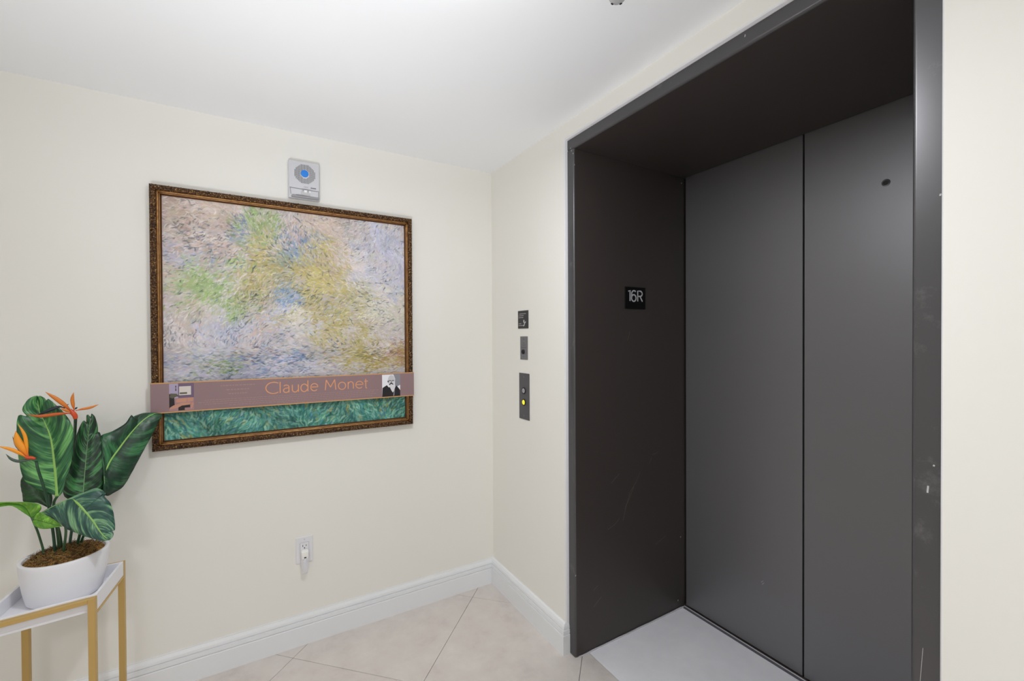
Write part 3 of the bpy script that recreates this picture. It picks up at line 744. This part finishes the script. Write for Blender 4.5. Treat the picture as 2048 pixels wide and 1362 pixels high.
# ------------------------------------------------------------------ small round detector on the ceiling
cd = thing('ceiling_detector', 'small round grey detector with dark slots on the white ceiling', 'detector', (-.317, -1.291, H))
dc = (-.317, -1.291, H); DR = .0255
obj('detector_base', lathe(B(), [(DR, 0), (DR, -.008), (DR-.002, -.010)], dc, 'z', 36), mat('detector_grey', srgb(196, 196, 198), .4), cd, True)
obj('detector_cap', lathe(B(), [(DR-.002, -.010), (DR-.003, -.018), (DR-.007, -.024), (.008, -.0265), (.001, -.0268)], dc, 'z', 36), mat('detector_cap_grey', srgb(178, 178, 180), .4), cd, True)
bm = B()
for a in (18, 98, 200, 285):
    q = math.radians(a); r_ = .0172
    M4 = Matrix.Translation(Vector(dc)+Vector((r_*math.cos(q), r_*math.sin(q), -.0241))) @ Matrix.Rotation(q, 4, 'Z') @ Matrix.Diagonal((.0042, .0062, .0026, 1))
    bmesh.ops.create_cube(bm, size=1, matrix=M4)
obj('detector_slots', bm, M['black'], cd)

# ------------------------------------------------------------------ plant stand: white tray in a thin gold frame
ZS = .575
FL, FR, BR, BL = Vector((-1.7980, -.4020, 0)), Vector((-1.5490, -.3737, 0)), Vector((-1.5260, -.1269, 0)), Vector((-1.7740, -.1340, 0))
def quad(u, v, z):
    a = FL.lerp(FR, u); b_ = BL.lerp(BR, u); p = a.lerp(b_, v); return Vector((p.x, p.y, z))
LU, LV = 1/.2506, 1/.2600            # one metre in tray units
def skew_box(bm, u0, u1, v0, v1, z0, z1, bev=.0008, seg=1, mi=0):
    V8 = [bm.verts.new(quad(u, v, z)) for z in (z0, z1) for u, v in ((u0, v0), (u1, v0), (u1, v1), (u0, v1))]
    fs = [bm.faces.new([V8[k] for k in q]) for q in ((0, 3, 2, 1), (4, 5, 6, 7), (0, 1, 5, 4), (1, 2, 6, 5), (2, 3, 7, 6), (3, 0, 4, 7))]
    for f in fs: f.material_index = mi
    if bev: bmesh.ops.bevel(bm, geom=list(set(e for f in fs for e in f.edges)), offset=bev, segments=seg, affect='EDGES')
    return bm
st = thing('plant_stand', 'slim gold metal stand with a white tray top under the potted plant', 'plant stand', tuple(quad(.5, .5, 0)))
M['brass'] = mat('satin_gold_metal', srgb(198, 166, 102), .38, metal=.45)
M['tray'] = mat('white_lacquer', srgb(233, 233, 238), .35, spec=.4)
lw = .0165
for u in (0, 1):
    for v in (0, 1):
        ua, ub = (0, lw*LU) if u == 0 else (1-lw*LU, 1); va, vb = (0, lw*LV) if v == 0 else (1-lw*LV, 1)
        obj('leg', skew_box(B(), ua, ub, va, vb, 0, ZS), M['brass'], st)
for v in (0, 1):
    va, vb = (0, lw*LV) if v == 0 else (1-lw*LV, 1)
    obj('top_rail', skew_box(B(), lw*LU, 1-lw*LU, va, vb, ZS-.0135, ZS), M['brass'], st)
for u in (0, 1):
    ua, ub = (0, lw*LU) if u == 0 else (1-lw*LU, 1)
    obj('side_rail', skew_box(B(), ua, ub, lw*LV, 1-lw*LV, ZS-.054, ZS-.0455), M['brass'], st)
TZ0, TZ1 = ZS-.045, ZS+.004
te = .0075
tv0, tv1 = lw*LV+.001, 1-lw*LV-.001
bm = B()
skew_box(bm, 0.004, .996, tv0, tv1, TZ0, TZ0+.008)
skew_box(bm, 0.004, .996, tv0, tv0+te*LV, TZ0+.008, TZ1); skew_box(bm, 0.004, .996, tv1-te*LV, tv1, TZ0+.008, TZ1)
skew_box(bm, 0.004, .004+te*LU, tv0+te*LV, tv1-te*LV, TZ0+.008, TZ1); skew_box(bm, .996-te*LU, .996, tv0+te*LV, tv1-te*LV, TZ0+.008, TZ1)
obj('tray', bm, M['tray'], st)

# ------------------------------------------------------------------ potted bird of paradise
ZP0, ZP1 = TZ0+.008, .6665
PCX, PCY = -1.6580, -.1995
pp = thing('potted_plant', 'potted bird of paradise with orange flowers in a white bowl on the stand', 'plant', (-1.657, -.222, ZP0))
M['pot'] = mat('white_ceramic', srgb(230, 230, 234), .42, spec=.4)
m = M['pot']; N, L, b = nodes(m)
wv = N.new('ShaderNodeTexWave'); wv.inputs['Scale'].default_value = 75; wv.inputs['Distortion'].default_value = 1.2; wv.inputs['Detail'].default_value = 1
L.new(coords(m, rot=(.5, .6, .2)), wv.inputs['Vector']); bump(m, wv.outputs['Fac'], .05, .0005)
prof = [(0, .70), (.015, .775), (.05, .825), (.14, .855), (.3, .895), (.5, .935), (.7, .968), (.88, .992), (.97, 1.0)]
bm = B(); n = 56; rows = []
RA, RB = .105, .0985
def prow(t, s, z):
    k = (1-t)
    cx, cy = PCX+.004*k, PCY-.0185*k
    rows.append([bm.verts.new((cx+RA*s*math.cos(2*PI*i/n), cy+RB*s*math.sin(2*PI*i/n), z)) for i in range(n)])
for t, s in prof: prow(t, s, ZP0+(ZP1-ZP0)*t)
prow(1, .992, ZP1-.0008); prow(1, .975, ZP1); prow(1, .925, ZP1); prow(1, .908, ZP1-.0012); prow(.97, .90, ZP1-.004); prow(.8, .85, ZP1-.03)
for A, C in zip(rows, rows[1:]):
    for k in range(n): bm.faces.new((A[k], A[(k+1) % n], C[(k+1) % n], C[k]))
bm.faces.new(rows[0]); bm.faces.new(rows[-1])
obj('pot', bm, M['pot'], pp, True)
M['moss'] = mat('brown_moss', srgb(104, 76, 40), .9, spec=.2)
v = coords(M['moss'])
basecol(M['moss'], ramp(M['moss'], noise(M['moss'], v, 120, 5, .7), [(.3, srgb(44, 28, 14)), (.45, srgb(116, 84, 44)), (.6, srgb(172, 134, 76)), (.75, srgb(150, 134, 74))]))
bump(M['moss'], noise(M['moss'], v, 260, 4, .7), .8, .004)
bm = B(); nr, na = 16, 48; rows = []
for i in range(nr):
    q = i/(nr-1)
    rows.append([bm.verts.new((PCX+RA*.895*q*math.cos(2*PI*k/na), PCY+RB*.895*q*math.sin(2*PI*k/na),
        ZP1-.009+.020*(1-q*q)+(.0045*math.sin(9.1*q*math.cos(2*PI*k/na)+1.3)*math.sin(8.3*q*math.sin(2*PI*k/na))+random.uniform(-.002, .002))*(1-q**6))) for k in range(na)])
for A, C in zip(rows[1:], rows[2:]):
    for k in range(na): bm.faces.new((A[k], A[(k+1) % na], C[(k+1) % na], C[k]))
bm.faces.new(rows[1])
for v_ in rows[0]: bm.verts.remove(v_)
moss = obj('moss', bm, M['moss'], pp, True)
bm = B()
M['fibre'] = [mat('moss_fibre', srgb(150, 112, 62), .8), mat('moss_fibre_dark', srgb(84, 56, 28), .8), mat('moss_fibre_green', srgb(132, 116, 62), .8)]
for k in range(1300):
    q = math.sqrt(random.random())*.9; a = random.uniform(0, 2*PI)
    p = Vector((PCX+RA*.87*q*math.cos(a), PCY+RB*.87*q*math.sin(a), ZP1-.008+.020*(1-q*q)))
    d = Vector((random.uniform(-1, 1), random.uniform(-1, 1), random.uniform(.0, .8))); d2 = Vector((random.uniform(-1, 1), random.uniform(-1, 1), random.uniform(-.5, .6)))
    s_ = random.uniform(.006, .013)
    P = [p, p+d*s_*.5+Vector((0, 0, .002)), p+d*s_+d2*s_*.3+Vector((0, 0, .001)), p+d*s_+d2*s_]
    if max(abs((P[-1].x-PCX)/(RA*.9))**2+abs((P[-1].y-PCY)/(RB*.9))**2, 0) > .96: continue
    tube(bm, P, [.0008, .0008, .0006, .0003], 4, mi=random.choice((0, 0, 1, 1, 2)))
obj('moss_fibres', bm, M['fibre'], pp, kind='stuff')

# leaves: three world-space curves each (one edge, midrib, other edge)
LEAVES = {
 'leaf_a': [[(-1.6664,-0.235,0.8617),(-1.6992,-0.2404,0.883),(-1.7337,-0.2402,0.9215),(-1.7442,-0.2389,0.9664),(-1.7496,-0.2368,1.0233),(-1.752,-0.2339,1.0796),(-1.7507,-0.2305,1.111),(-1.7471,-0.2264,1.1202),(-1.7335,-0.2218,1.1129),(-1.7449,-0.2164,1.133),(-1.7366,-0.2102,1.1603),(-1.7251,-0.2029,1.1713),(-1.7193,-0.19,1.1721)],[(-1.6645,-0.235,0.8593),(-1.6681,-0.2275,0.8969),(-1.6738,-0.22,0.9546),(-1.6835,-0.2125,1.0367),(-1.6991,-0.205,1.0881),(-1.7121,-0.1975,1.1196),(-1.7194,-0.19,1.1662)],[(-1.6622,-0.235,0.8589),(-1.6526,-0.2389,0.87),(-1.644,-0.2381,0.9075),(-1.6325,-0.2364,0.9603),(-1.6267,-0.234,1.0261),(-1.6298,-0.231,1.0734),(-1.6475,-0.2275,1.1141),(-1.6681,-0.2235,1.1428),(-1.6874,-0.219,1.1633),(-1.6915,-0.2139,1.1513),(-1.6974,-0.2081,1.1636),(-1.709,-0.2014,1.1715),(-1.7177,-0.19,1.17)]],
 'leaf_b': [[(-1.6152,-0.2,0.8228),(-1.6523,-0.1873,0.8321),(-1.6675,-0.1784,0.8545),(-1.6648,-0.1705,0.9003),(-1.6589,-0.1631,0.9463),(-1.6467,-0.1562,1.0005),(-1.6351,-0.1499,1.0516),(-1.6253,-0.144,1.0766),(-1.6199,-0.1387,1.0689),(-1.6196,-0.1339,1.0933),(-1.6149,-0.13,1.0901),(-1.6119,-0.13,1.0793)],[(-1.6143,-0.2,0.8226),(-1.6174,-0.186,0.8495),(-1.6148,-0.172,0.9336),(-1.6129,-0.158,0.9965),(-1.6087,-0.144,1.0728),(-1.6093,-0.13,1.0875)],[(-1.6131,-0.2,0.8224),(-1.5863,-0.1873,0.8296),(-1.5711,-0.1784,0.8449),(-1.5661,-0.1705,0.8921),(-1.5658,-0.1631,0.9238),(-1.5706,-0.1562,0.9736),(-1.5779,-0.1499,1.0113),(-1.5862,-0.144,1.0345),(-1.5907,-0.1387,1.0255),(-1.5924,-0.1339,1.0525),(-1.5999,-0.13,1.0845),(-1.6077,-0.13,1.0966)]],
 'leaf_c': [[(-1.5653,-0.19,0.8639),(-1.5711,-0.1757,0.9027),(-1.5763,-0.1638,0.9593),(-1.5815,-0.1523,1.008),(-1.5806,-0.1412,1.0219),(-1.5556,-0.1303,1.0306),(-1.5245,-0.1197,1.0514),(-1.5128,-0.1093,1.0728),(-1.5092,-0.0992,1.0775),(-1.5077,-0.0893,1.0624),(-1.5062,-0.0796,1.0698),(-1.4815,-0.0703,1.0769),(-1.4579,-0.0615,1.0752),(-1.4334,-0.055,1.0692)],[(-1.5643,-0.19,0.8638),(-1.5676,-0.1707,0.8966),(-1.5586,-0.1514,0.9326),(-1.5362,-0.1321,0.9723),(-1.5059,-0.1129,1.0217),(-1.4779,-0.0936,1.0556),(-1.4524,-0.0743,1.072),(-1.4327,-0.055,1.0682)],[(-1.5631,-0.19,0.8635),(-1.5634,-0.1787,0.8247),(-1.5502,-0.1661,0.8247),(-1.5252,-0.1531,0.8397),(-1.5092,-0.1399,0.8701),(-1.4875,-0.1265,0.9204),(-1.4668,-0.1129,0.9679),(-1.4511,-0.0991,1.0038),(-1.4396,-0.0851,1.0366),(-1.4276,-0.0707,1.0631),(-1.4319,-0.055,1.0681)]],
 'leaf_d': [[(-1.6971,-0.245,0.8196),(-1.6722,-0.2503,0.8347),(-1.6427,-0.2556,0.848),(-1.6129,-0.2609,0.8615),(-1.5885,-0.2662,0.8712),(-1.5697,-0.2716,0.878),(-1.5524,-0.2769,0.8709),(-1.541,-0.2822,0.8537),(-1.5487,-0.2875,0.8596),(-1.53,-0.2928,0.8319),(-1.5209,-0.2981,0.8001),(-1.5163,-0.3034,0.7654),(-1.5157,-0.3088,0.7455),(-1.5234,-0.3141,0.7512),(-1.5165,-0.3194,0.7419),(-1.517,-0.3247,0.7323),(-1.5227,-0.33,0.726)],[(-1.6963,-0.245,0.8186),(-1.6624,-0.2556,0.8383),(-1.6272,-0.2662,0.8534),(-1.6119,-0.2769,0.8449),(-1.5953,-0.2875,0.8257),(-1.5703,-0.2981,0.7871),(-1.5509,-0.3088,0.7516),(-1.5371,-0.3194,0.735),(-1.5239,-0.33,0.7255)],[(-1.6952,-0.245,0.8161),(-1.6765,-0.2556,0.8047),(-1.6517,-0.2662,0.7819),(-1.6324,-0.2769,0.7642),(-1.613,-0.2875,0.7541),(-1.5935,-0.2981,0.7439),(-1.5683,-0.3088,0.7324),(-1.543,-0.3194,0.7236),(-1.5251,-0.33,0.725)]],
 'leaf_e': [[(-1.7232,-0.235,0.8025),(-1.7115,-0.2421,0.817),(-1.6979,-0.2469,0.8196),(-1.6778,-0.2509,0.8052),(-1.6605,-0.2541,0.7891),(-1.6507,-0.255,0.7698)],[(-1.7227,-0.235,0.7997),(-1.7024,-0.2417,0.7938),(-1.6788,-0.2483,0.7814),(-1.6499,-0.255,0.7689)],[(-1.7219,-0.235,0.7969),(-1.7146,-0.2421,0.7814),(-1.7011,-0.2469,0.7713),(-1.6837,-0.2509,0.7673),(-1.6635,-0.2541,0.7685),(-1.6493,-0.255,0.768)]],
 'leaf_f': [[(-1.7195,-0.24,0.8058),(-1.7004,-0.2474,0.8242),(-1.6965,-0.2509,0.8379),(-1.7038,-0.2534,0.8497),(-1.7245,-0.255,0.8589),(-1.7503,-0.2559,0.8643),(-1.7708,-0.2559,0.8683),(-1.7963,-0.2549,0.8705),(-1.8204,-0.25,0.8591)],[(-1.7217,-0.24,0.8062),(-1.7315,-0.2417,0.8362),(-1.744,-0.2433,0.8526),(-1.7616,-0.245,0.8593),(-1.779,-0.2467,0.8618),(-1.8012,-0.2483,0.8601),(-1.8204,-0.25,0.858)],[(-1.7238,-0.24,0.8082),(-1.7349,-0.248,0.8259),(-1.7492,-0.2517,0.8451),(-1.7587,-0.2542,0.8542),(-1.771,-0.2556,0.8564),(-1.786,-0.256,0.8559),(-1.8038,-0.2552,0.8538),(-1.8204,-0.25,0.8565)]],
 'leaf_g': [[(-1.6921,-0.2,0.8142),(-1.7215,-0.1942,0.8359),(-1.752,-0.1883,0.8428),(-1.7577,-0.1825,0.8647),(-1.7633,-0.1767,0.8952),(-1.7622,-0.1708,0.9148),(-1.7486,-0.165,0.9445)],[(-1.6921,-0.2,0.8162),(-1.7139,-0.1912,0.8512),(-1.7301,-0.1825,0.8831),(-1.7435,-0.1738,0.9144),(-1.7472,-0.165,0.9443)],[(-1.6892,-0.2,0.8176),(-1.6886,-0.1912,0.8463),(-1.6992,-0.1825,0.8855),(-1.7182,-0.1738,0.9261),(-1.7458,-0.165,0.9441)]],
}
STEMS = {
 'flower_stem_a': [(-1.6785,-0.213,0.6848),(-1.6801,-0.22,0.7439),(-1.6826,-0.238,0.825),(-1.688,-0.264,0.907),(-1.6958,-0.272,0.9559),(-1.7013,-0.266,0.9817)],
 'petiole_a': [(-1.6747,-0.195,0.6971),(-1.6748,-0.2083,0.754),(-1.6774,-0.2217,0.8302),(-1.6644,-0.235,0.8613)],
 'petiole_d': [(-1.6562,-0.222,0.6817),(-1.6477,-0.232,0.7488),(-1.6524,-0.242,0.8123),(-1.6367,-0.252,0.8437),(-1.6185,-0.262,0.8492)],
 'petiole_f': [(-1.7073,-0.205,0.6895),(-1.7114,-0.2135,0.7292),(-1.7141,-0.222,0.7564),(-1.7159,-0.2305,0.7755),(-1.7206,-0.239,0.8056)],
 'petiole_b': [(-1.6321,-0.185,0.6866),(-1.6261,-0.19,0.7158),(-1.6199,-0.195,0.7692),(-1.6142,-0.2,0.8308)],
 'petiole_c': [(-1.6253,-0.17,0.6913),(-1.5987,-0.1767,0.7499),(-1.5719,-0.1833,0.809),(-1.5643,-0.19,0.8679)],
 'petiole_g': [(-1.673,-0.18,0.6987),(-1.6766,-0.1867,0.7423),(-1.6857,-0.1933,0.7868),(-1.6935,-0.2,0.8184)],
 'flower_stem_b': [(-1.6566,-0.165,0.6825),(-1.6564,-0.14,0.741),(-1.6586,-0.115,0.8588),(-1.6549,-0.115,0.9845),(-1.6449,-0.15,1.0362),(-1.6222,-0.232,1.0945)],
}
PETALS = {
 'b_low': [(-1.6258,-0.245,1.1138),(-1.6415,-0.25,1.1176),(-1.668,-0.255,1.117),(-1.6937,-0.26,1.1157),(-1.72,-0.265,1.1235)],
 'b_upleft': [(-1.6272,-0.245,1.1206),(-1.6413,-0.25,1.1421),(-1.6579,-0.255,1.1634),(-1.6817,-0.26,1.1887)],
 'b_up': [(-1.6215,-0.245,1.124),(-1.6245,-0.2467,1.1461),(-1.6251,-0.2483,1.1621),(-1.621,-0.25,1.1823)],
 'b_right': [(-1.6186,-0.245,1.1238),(-1.6035,-0.2417,1.1267),(-1.5866,-0.2383,1.1291),(-1.5656,-0.235,1.1377)],
 'b_short': [(-1.6268,-0.25,1.1186),(-1.637,-0.256,1.127),(-1.6479,-0.262,1.1366)],
 'b_dark': [(-1.6432,-0.243,1.1335),(-1.6566,-0.2453,1.1389),(-1.6754,-0.2477,1.1312),(-1.7047,-0.25,1.1171)],
 'b_dark2': [(-1.6319,-0.243,1.1306),(-1.6436,-0.2415,1.1373),(-1.6348,-0.24,1.1453)],
 'b_dark3': [(-1.6205,-0.243,1.1276),(-1.618,-0.2415,1.1311),(-1.6148,-0.24,1.1334)],
 'b_body': [(-1.6201,-0.24,1.0976),(-1.6212,-0.241,1.1077),(-1.6252,-0.242,1.1161),(-1.6319,-0.243,1.1286)],
 'a_big': [(-1.7187,-0.265,0.9953),(-1.7305,-0.264,1.0229),(-1.741,-0.263,1.0464),(-1.7448,-0.262,1.0771)],
 'a_thin': [(-1.7184,-0.266,0.9973),(-1.7224,-0.2647,1.0331),(-1.7264,-0.2633,1.0633),(-1.7395,-0.262,1.0973)],
 'a_left': [(-1.7197,-0.266,0.9938),(-1.7368,-0.269,1.0118),(-1.7536,-0.272,1.0259),(-1.7776,-0.275,1.0389)],
 'a_bract': [(-1.702,-0.262,0.9865),(-1.7204,-0.264,0.9878),(-1.738,-0.266,0.9864),(-1.7527,-0.268,0.9954),(-1.763,-0.27,1.0132)],
 'a_dark': [(-1.7325,-0.258,1.0087),(-1.7458,-0.2565,1.0308),(-1.7537,-0.255,1.0605)],
 'a_body': [(-1.7032,-0.264,0.989),(-1.7122,-0.2647,0.9935),(-1.7186,-0.2653,0.9946),(-1.7236,-0.266,0.9981)],
}

def leaf_mat(name, dark, mid, light, back=None, stripes=13, amt=.6, slope=.55):
    m = mat(name, mid, .38, spec=.5); N, L, b = nodes(m)
    uv = N.new('ShaderNodeUVMap'); uv.uv_map = 'leaf'; sp = N.new('ShaderNodeSeparateXYZ'); L.new(uv.outputs[0], sp.inputs[0])
    a = math_node(m, 'ABSOLUTE', sp.outputs[0])
    s = math_node(m, 'ADD', math_node(m, 'MULTIPLY', sp.outputs[1], 1.0), math_node(m, 'MULTIPLY', math_node(m, 'POWER', a, 1.5), -slope*.35))
    side = math_node(m, 'MULTIPLY', math_node(m, 'SIGN', sp.outputs[0]), 7.3)
    def band(scale_s, scale_a, det, seed):
        cb_ = N.new('ShaderNodeCombineXYZ'); L.new(math_node(m, 'MULTIPLY', s, scale_s), cb_.inputs[0]); L.new(math_node(m, 'MULTIPLY', a, scale_a), cb_.inputs[1])
        L.new(math_node(m, 'ADD', side, seed), cb_.inputs[2])
        return noise(m, cb_.outputs[0], 1.0, det, .6)
    n1 = band(stripes, .9, 3, 0); n2 = band(stripes*5, 1.4, 2, 3.1)
    mixed = math_node(m, 'ADD', math_node(m, 'MULTIPLY', n1, .72), math_node(m, 'MULTIPLY', n2, .28))
    basecol(m, ramp(m, mixed, [(.38, dark), (.50, mid), (.575, light), (.66, tuple(min(1, c*1.6) for c in light[:3])+(1,))]))
    bump(m, n2, .25, .0012)
    return m
G = srgb
LM = {'leaf_a': leaf_mat('leaf_bright_green', G(24, 70, 42), G(50, 108, 66), G(98, 156, 88), stripes=15),
      'leaf_b': leaf_mat('leaf_deep_green', G(10, 36, 22), G(22, 58, 34), G(64, 122, 70), stripes=19),
      'leaf_c': leaf_mat('leaf_deep_green_side', G(14, 44, 30), G(26, 66, 42), G(50, 104, 64), stripes=12),
      'leaf_d': leaf_mat('leaf_blue_green', G(28, 64, 58), G(52, 94, 82), G(116, 160, 118), stripes=15),
      'leaf_e': leaf_mat('leaf_young_green', G(76, 132, 38), G(96, 152, 46), G(112, 168, 58), stripes=6),
      'leaf_f': leaf_mat('leaf_young_green_long', G(76, 132, 38), G(94, 150, 46), G(112, 166, 58), stripes=6),
      'leaf_g': leaf_mat('leaf_dark_green', G(14, 48, 22), G(22, 62, 28), G(34, 78, 36), stripes=9)}  # darker green for the low back leaf
M['rib'] = mat('midrib_lime', srgb(142, 186, 92), .4)
M['rib_pale'] = mat('midrib_pale', srgb(128, 160, 116), .4)
M['rib_dark'] = mat('midrib_green', srgb(58, 104, 44), .4)
RIB = {'leaf_a': ('rib', .0130), 'leaf_b': ('rib_pale', .0032), 'leaf_c': ('rib', .0105), 'leaf_d': ('rib', .0115), 'leaf_e': ('rib_dark', .0008), 'leaf_f': ('rib_dark', .0022), 'leaf_g': ('rib_dark', .0016)}
LEAF_LABEL = {'leaf_a': 'tall bright green leaf on the left', 'leaf_b': 'upright deep green leaf in the middle', 'leaf_c': 'long deep green leaf leaning right over the frame',
              'leaf_d': 'blue-green leaf arching down over the pot', 'leaf_e': 'small light green curl in front', 'leaf_f': 'light green leaf reaching left', 'leaf_g': 'dark leaf low behind the tall one'}
def make_leaf(nm):
    l, c, r_ = LEAVES[nm]; NR = 72; K = 5
    def lin_curve(P): # soft curve that keeps the torn notches of the edge
        P = [Vector(p) for p in P]
        C = catmull(P, 260); return resample(C, NR)
    lc, cc, rc = lin_curve(l), lin_curve(c), lin_curve(r_)
    bm = B(); uvl = bm.loops.layers.uv.new('leaf'); rows = []; uvs = {}
    for i in range(NR):
        row = []; t = i/(NR-1)
        T = (cc[min(i+1, NR-1)]-cc[max(0, i-1)]).normalized()
        nrm = T.cross(rc[i]-lc[i])
        nrm = nrm.normalized() if nrm.length > 1e-8 else Vector((0, -1, 0))
        if nrm.y > 0: nrm = -nrm
        for j in range(-K, K+1):
            q = abs(j)/K; e = lc[i] if j < 0 else rc[i]
            p = cc[i].lerp(e, q)
            wd = (e-cc[i]).length
            p = p+nrm*(.10*wd*math.sin(PI*q))+nrm*(min(.0010, .02*wd)*math.sin(t*70+q*4)*q)
            v_ = bm.verts.new(p); row.append(v_); uvs[v_] = (j/K, t)
        rows.append(row)
    for A, C in zip(rows, rows[1:]):
        for k in range(2*K):
            f = bm.faces.new((A[k], A[k+1], C[k+1], C[k]))
            for lp in f.loops: lp[uvl].uv = uvs[lp.vert]
    o = obj('leaf', bm, LM[nm], pp, True); o['label'] = LEAF_LABEL[nm]
    s_ = o.modifiers.new('thickness', 'SOLIDIFY'); s_.thickness = .0011; s_.offset = 0
    mt, rr = RIB[nm]
    i1 = NR-3; bm = B(); t0 = {'leaf_d': .34, 'leaf_c': .13}.get(nm, -1)
    off = Vector((.0, -.0012, 0))
    P = [p+off for p in cc[:i1]]
    tube(bm, P, [max(.0005, rr*.5*(1-.8*(k/(i1-1))**.8)*min(1, max(.14, (k/i1-t0)/.08))) for k in range(i1)], 8, flat=.3 if rr > .005 else .7)
    obj('midrib', bm, M[mt], o, True)
for nm in LEAVES: make_leaf(nm)
M['stem'] = mat('stem_green', srgb(58, 92, 58), .45)
M['stem_dark'] = mat('stem_dark_green', srgb(32, 70, 46), .45)
SR = {'flower_stem_a': (.0040, .0034, 'stem_dark'), 'petiole_a': (.0040, .0036, 'stem'), 'petiole_d': (.0036, .003, 'stem'), 'petiole_f': (.0030, .0028, 'stem'),
      'petiole_b': (.0042, .003, 'stem_dark'), 'petiole_c': (.0038, .003, 'stem_dark'), 'petiole_g': (.0032, .0026, 'stem'), 'flower_stem_b': (.0038, .0042, 'stem_dark')}
def root(P): # stems reach down into the moss
    P = [Vector(p) for p in P]; d = (P[0]-P[1]).normalized()
    return [Vector((P[0].x+d.x*.01, P[0].y+d.y*.01, ZP1-.012))]+P
for nm, P in STEMS.items():
    a, c, mt = SR[nm]; Q = catmull(root(P), 26)
    obj('stem', tube(B(), Q, [a+(c-a)*k/25 for k in range(26)], 10), M[mt], pp, True)

# flowers: each one part with its petals, dark tongues and beak as sub-parts
def grad(name, c0, c1, rough=.45):
    m = mat(name, c0, rough); N, L, b = nodes(m); uv = N.new('ShaderNodeUVMap'); uv.uv_map = 'leaf'
    sp = N.new('ShaderNodeSeparateXYZ'); L.new(uv.outputs[0], sp.inputs[0])
    basecol(m, ramp(m, sp.outputs[1], [(.0, c0), (.35, c1), (1, c1)])); return m
M['petal'] = grad('petal_orange', G(196, 74, 26), G(214, 124, 44)); M['petal_bright'] = grad('petal_amber', G(222, 96, 24), G(244, 156, 30))
M['tongue'] = mat('tongue_navy', G(34, 44, 52), .4); M['beak'] = grad('beak_grey_green', G(120, 104, 104), G(74, 92, 80)); M['beak_red'] = grad('beak_orange', G(214, 92, 30), G(196, 92, 34))
M['heart'] = mat('heart_red', G(204, 74, 30), .4)
def petal(nm, parent, P, w, m, name='petal', fl=.45, fold=.3, widest=.45):
    Q = catmull(P, 22); bm = B(); uvl = bm.loops.layers.uv.new('leaf'); rows = []; uvs = {}
    for i, p in enumerate(Q):
        t = i/21; T = (Q[min(i+1, 21)]-Q[max(i-1, 0)]).normalized()
        s_ = T.cross(Vector((0, -1, 0))); s_ = s_.normalized() if s_.length > .1 else Vector((1, 0, 0)); nn = s_.cross(T).normalized()
        if nn.y > 0: nn = -nn
        ww = w*(math.sin(PI*min(1, t/widest*.5)) if t < widest else math.cos(PI/2*((t-widest)/(1-widest))**1.3)); ww = max(ww, w*.28*(1-t)+.0003)
        row = []
        for j in range(8):
            a = 2*PI*j/8
            row.append(bm.verts.new(p+s_*(ww*math.cos(a))+nn*(ww*fl*math.sin(a)-fold*ww*abs(math.cos(a))))); uvs[row[-1]] = (j/8, t)
        rows.append(row)
    for A, C in zip(rows, rows[1:]):
        for k in range(8): bm.faces.new((A[k], A[(k+1) % 8], C[(k+1) % 8], C[k]))
    bm.faces.new(rows[0]); bm.faces.new(rows[-1])
    for f in bm.faces:
        for lp in f.loops: lp[uvl].uv = uvs[lp.vert]
    return obj(name, bm, m, parent, True)
def blob(P, R, n=14): return tube(B(), catmull(P, n), [R[0]+(R[1]-R[0])*k/(n-1)+.25*(R[0]+R[1])*math.sin(PI*k/(n-1)) for k in range(n)], 12)
PT = PETALS
fb = obj('flower', blob(PT['b_body'], (.0052, .0034)), M['heart'], pp, True); fb['label'] = 'upper orange flower'
petal('', fb, PT['b_low'], .0052, M['beak_red'], 'beak'); petal('', fb, PT['b_dark'], .0050, M['tongue'], 'tongue')
for q, w_ in (('b_upleft', .0062), ('b_up', .0048), ('b_right', .0040), ('b_short', .0042)): petal('', fb, PT[q], w_, M['petal'])
for q in ('b_dark2', 'b_dark3'): petal('', fb, PT[q], .0026, M['tongue'], 'tongue')
fa = obj('flower', blob(PT['a_body'], (.0026, .0036)), M['heart'], pp, True); fa['label'] = 'lower orange flower at the left'
petal('', fa, PT['a_bract'], .0044, M['beak'], 'beak'); petal('', fa, PT['a_dark'], .0024, M['tongue'], 'tongue')
for q, w_ in (('a_big', .0098), ('a_thin', .0046), ('a_left', .0050)): petal('', fa, PT[q], w_, M['petal_bright'])
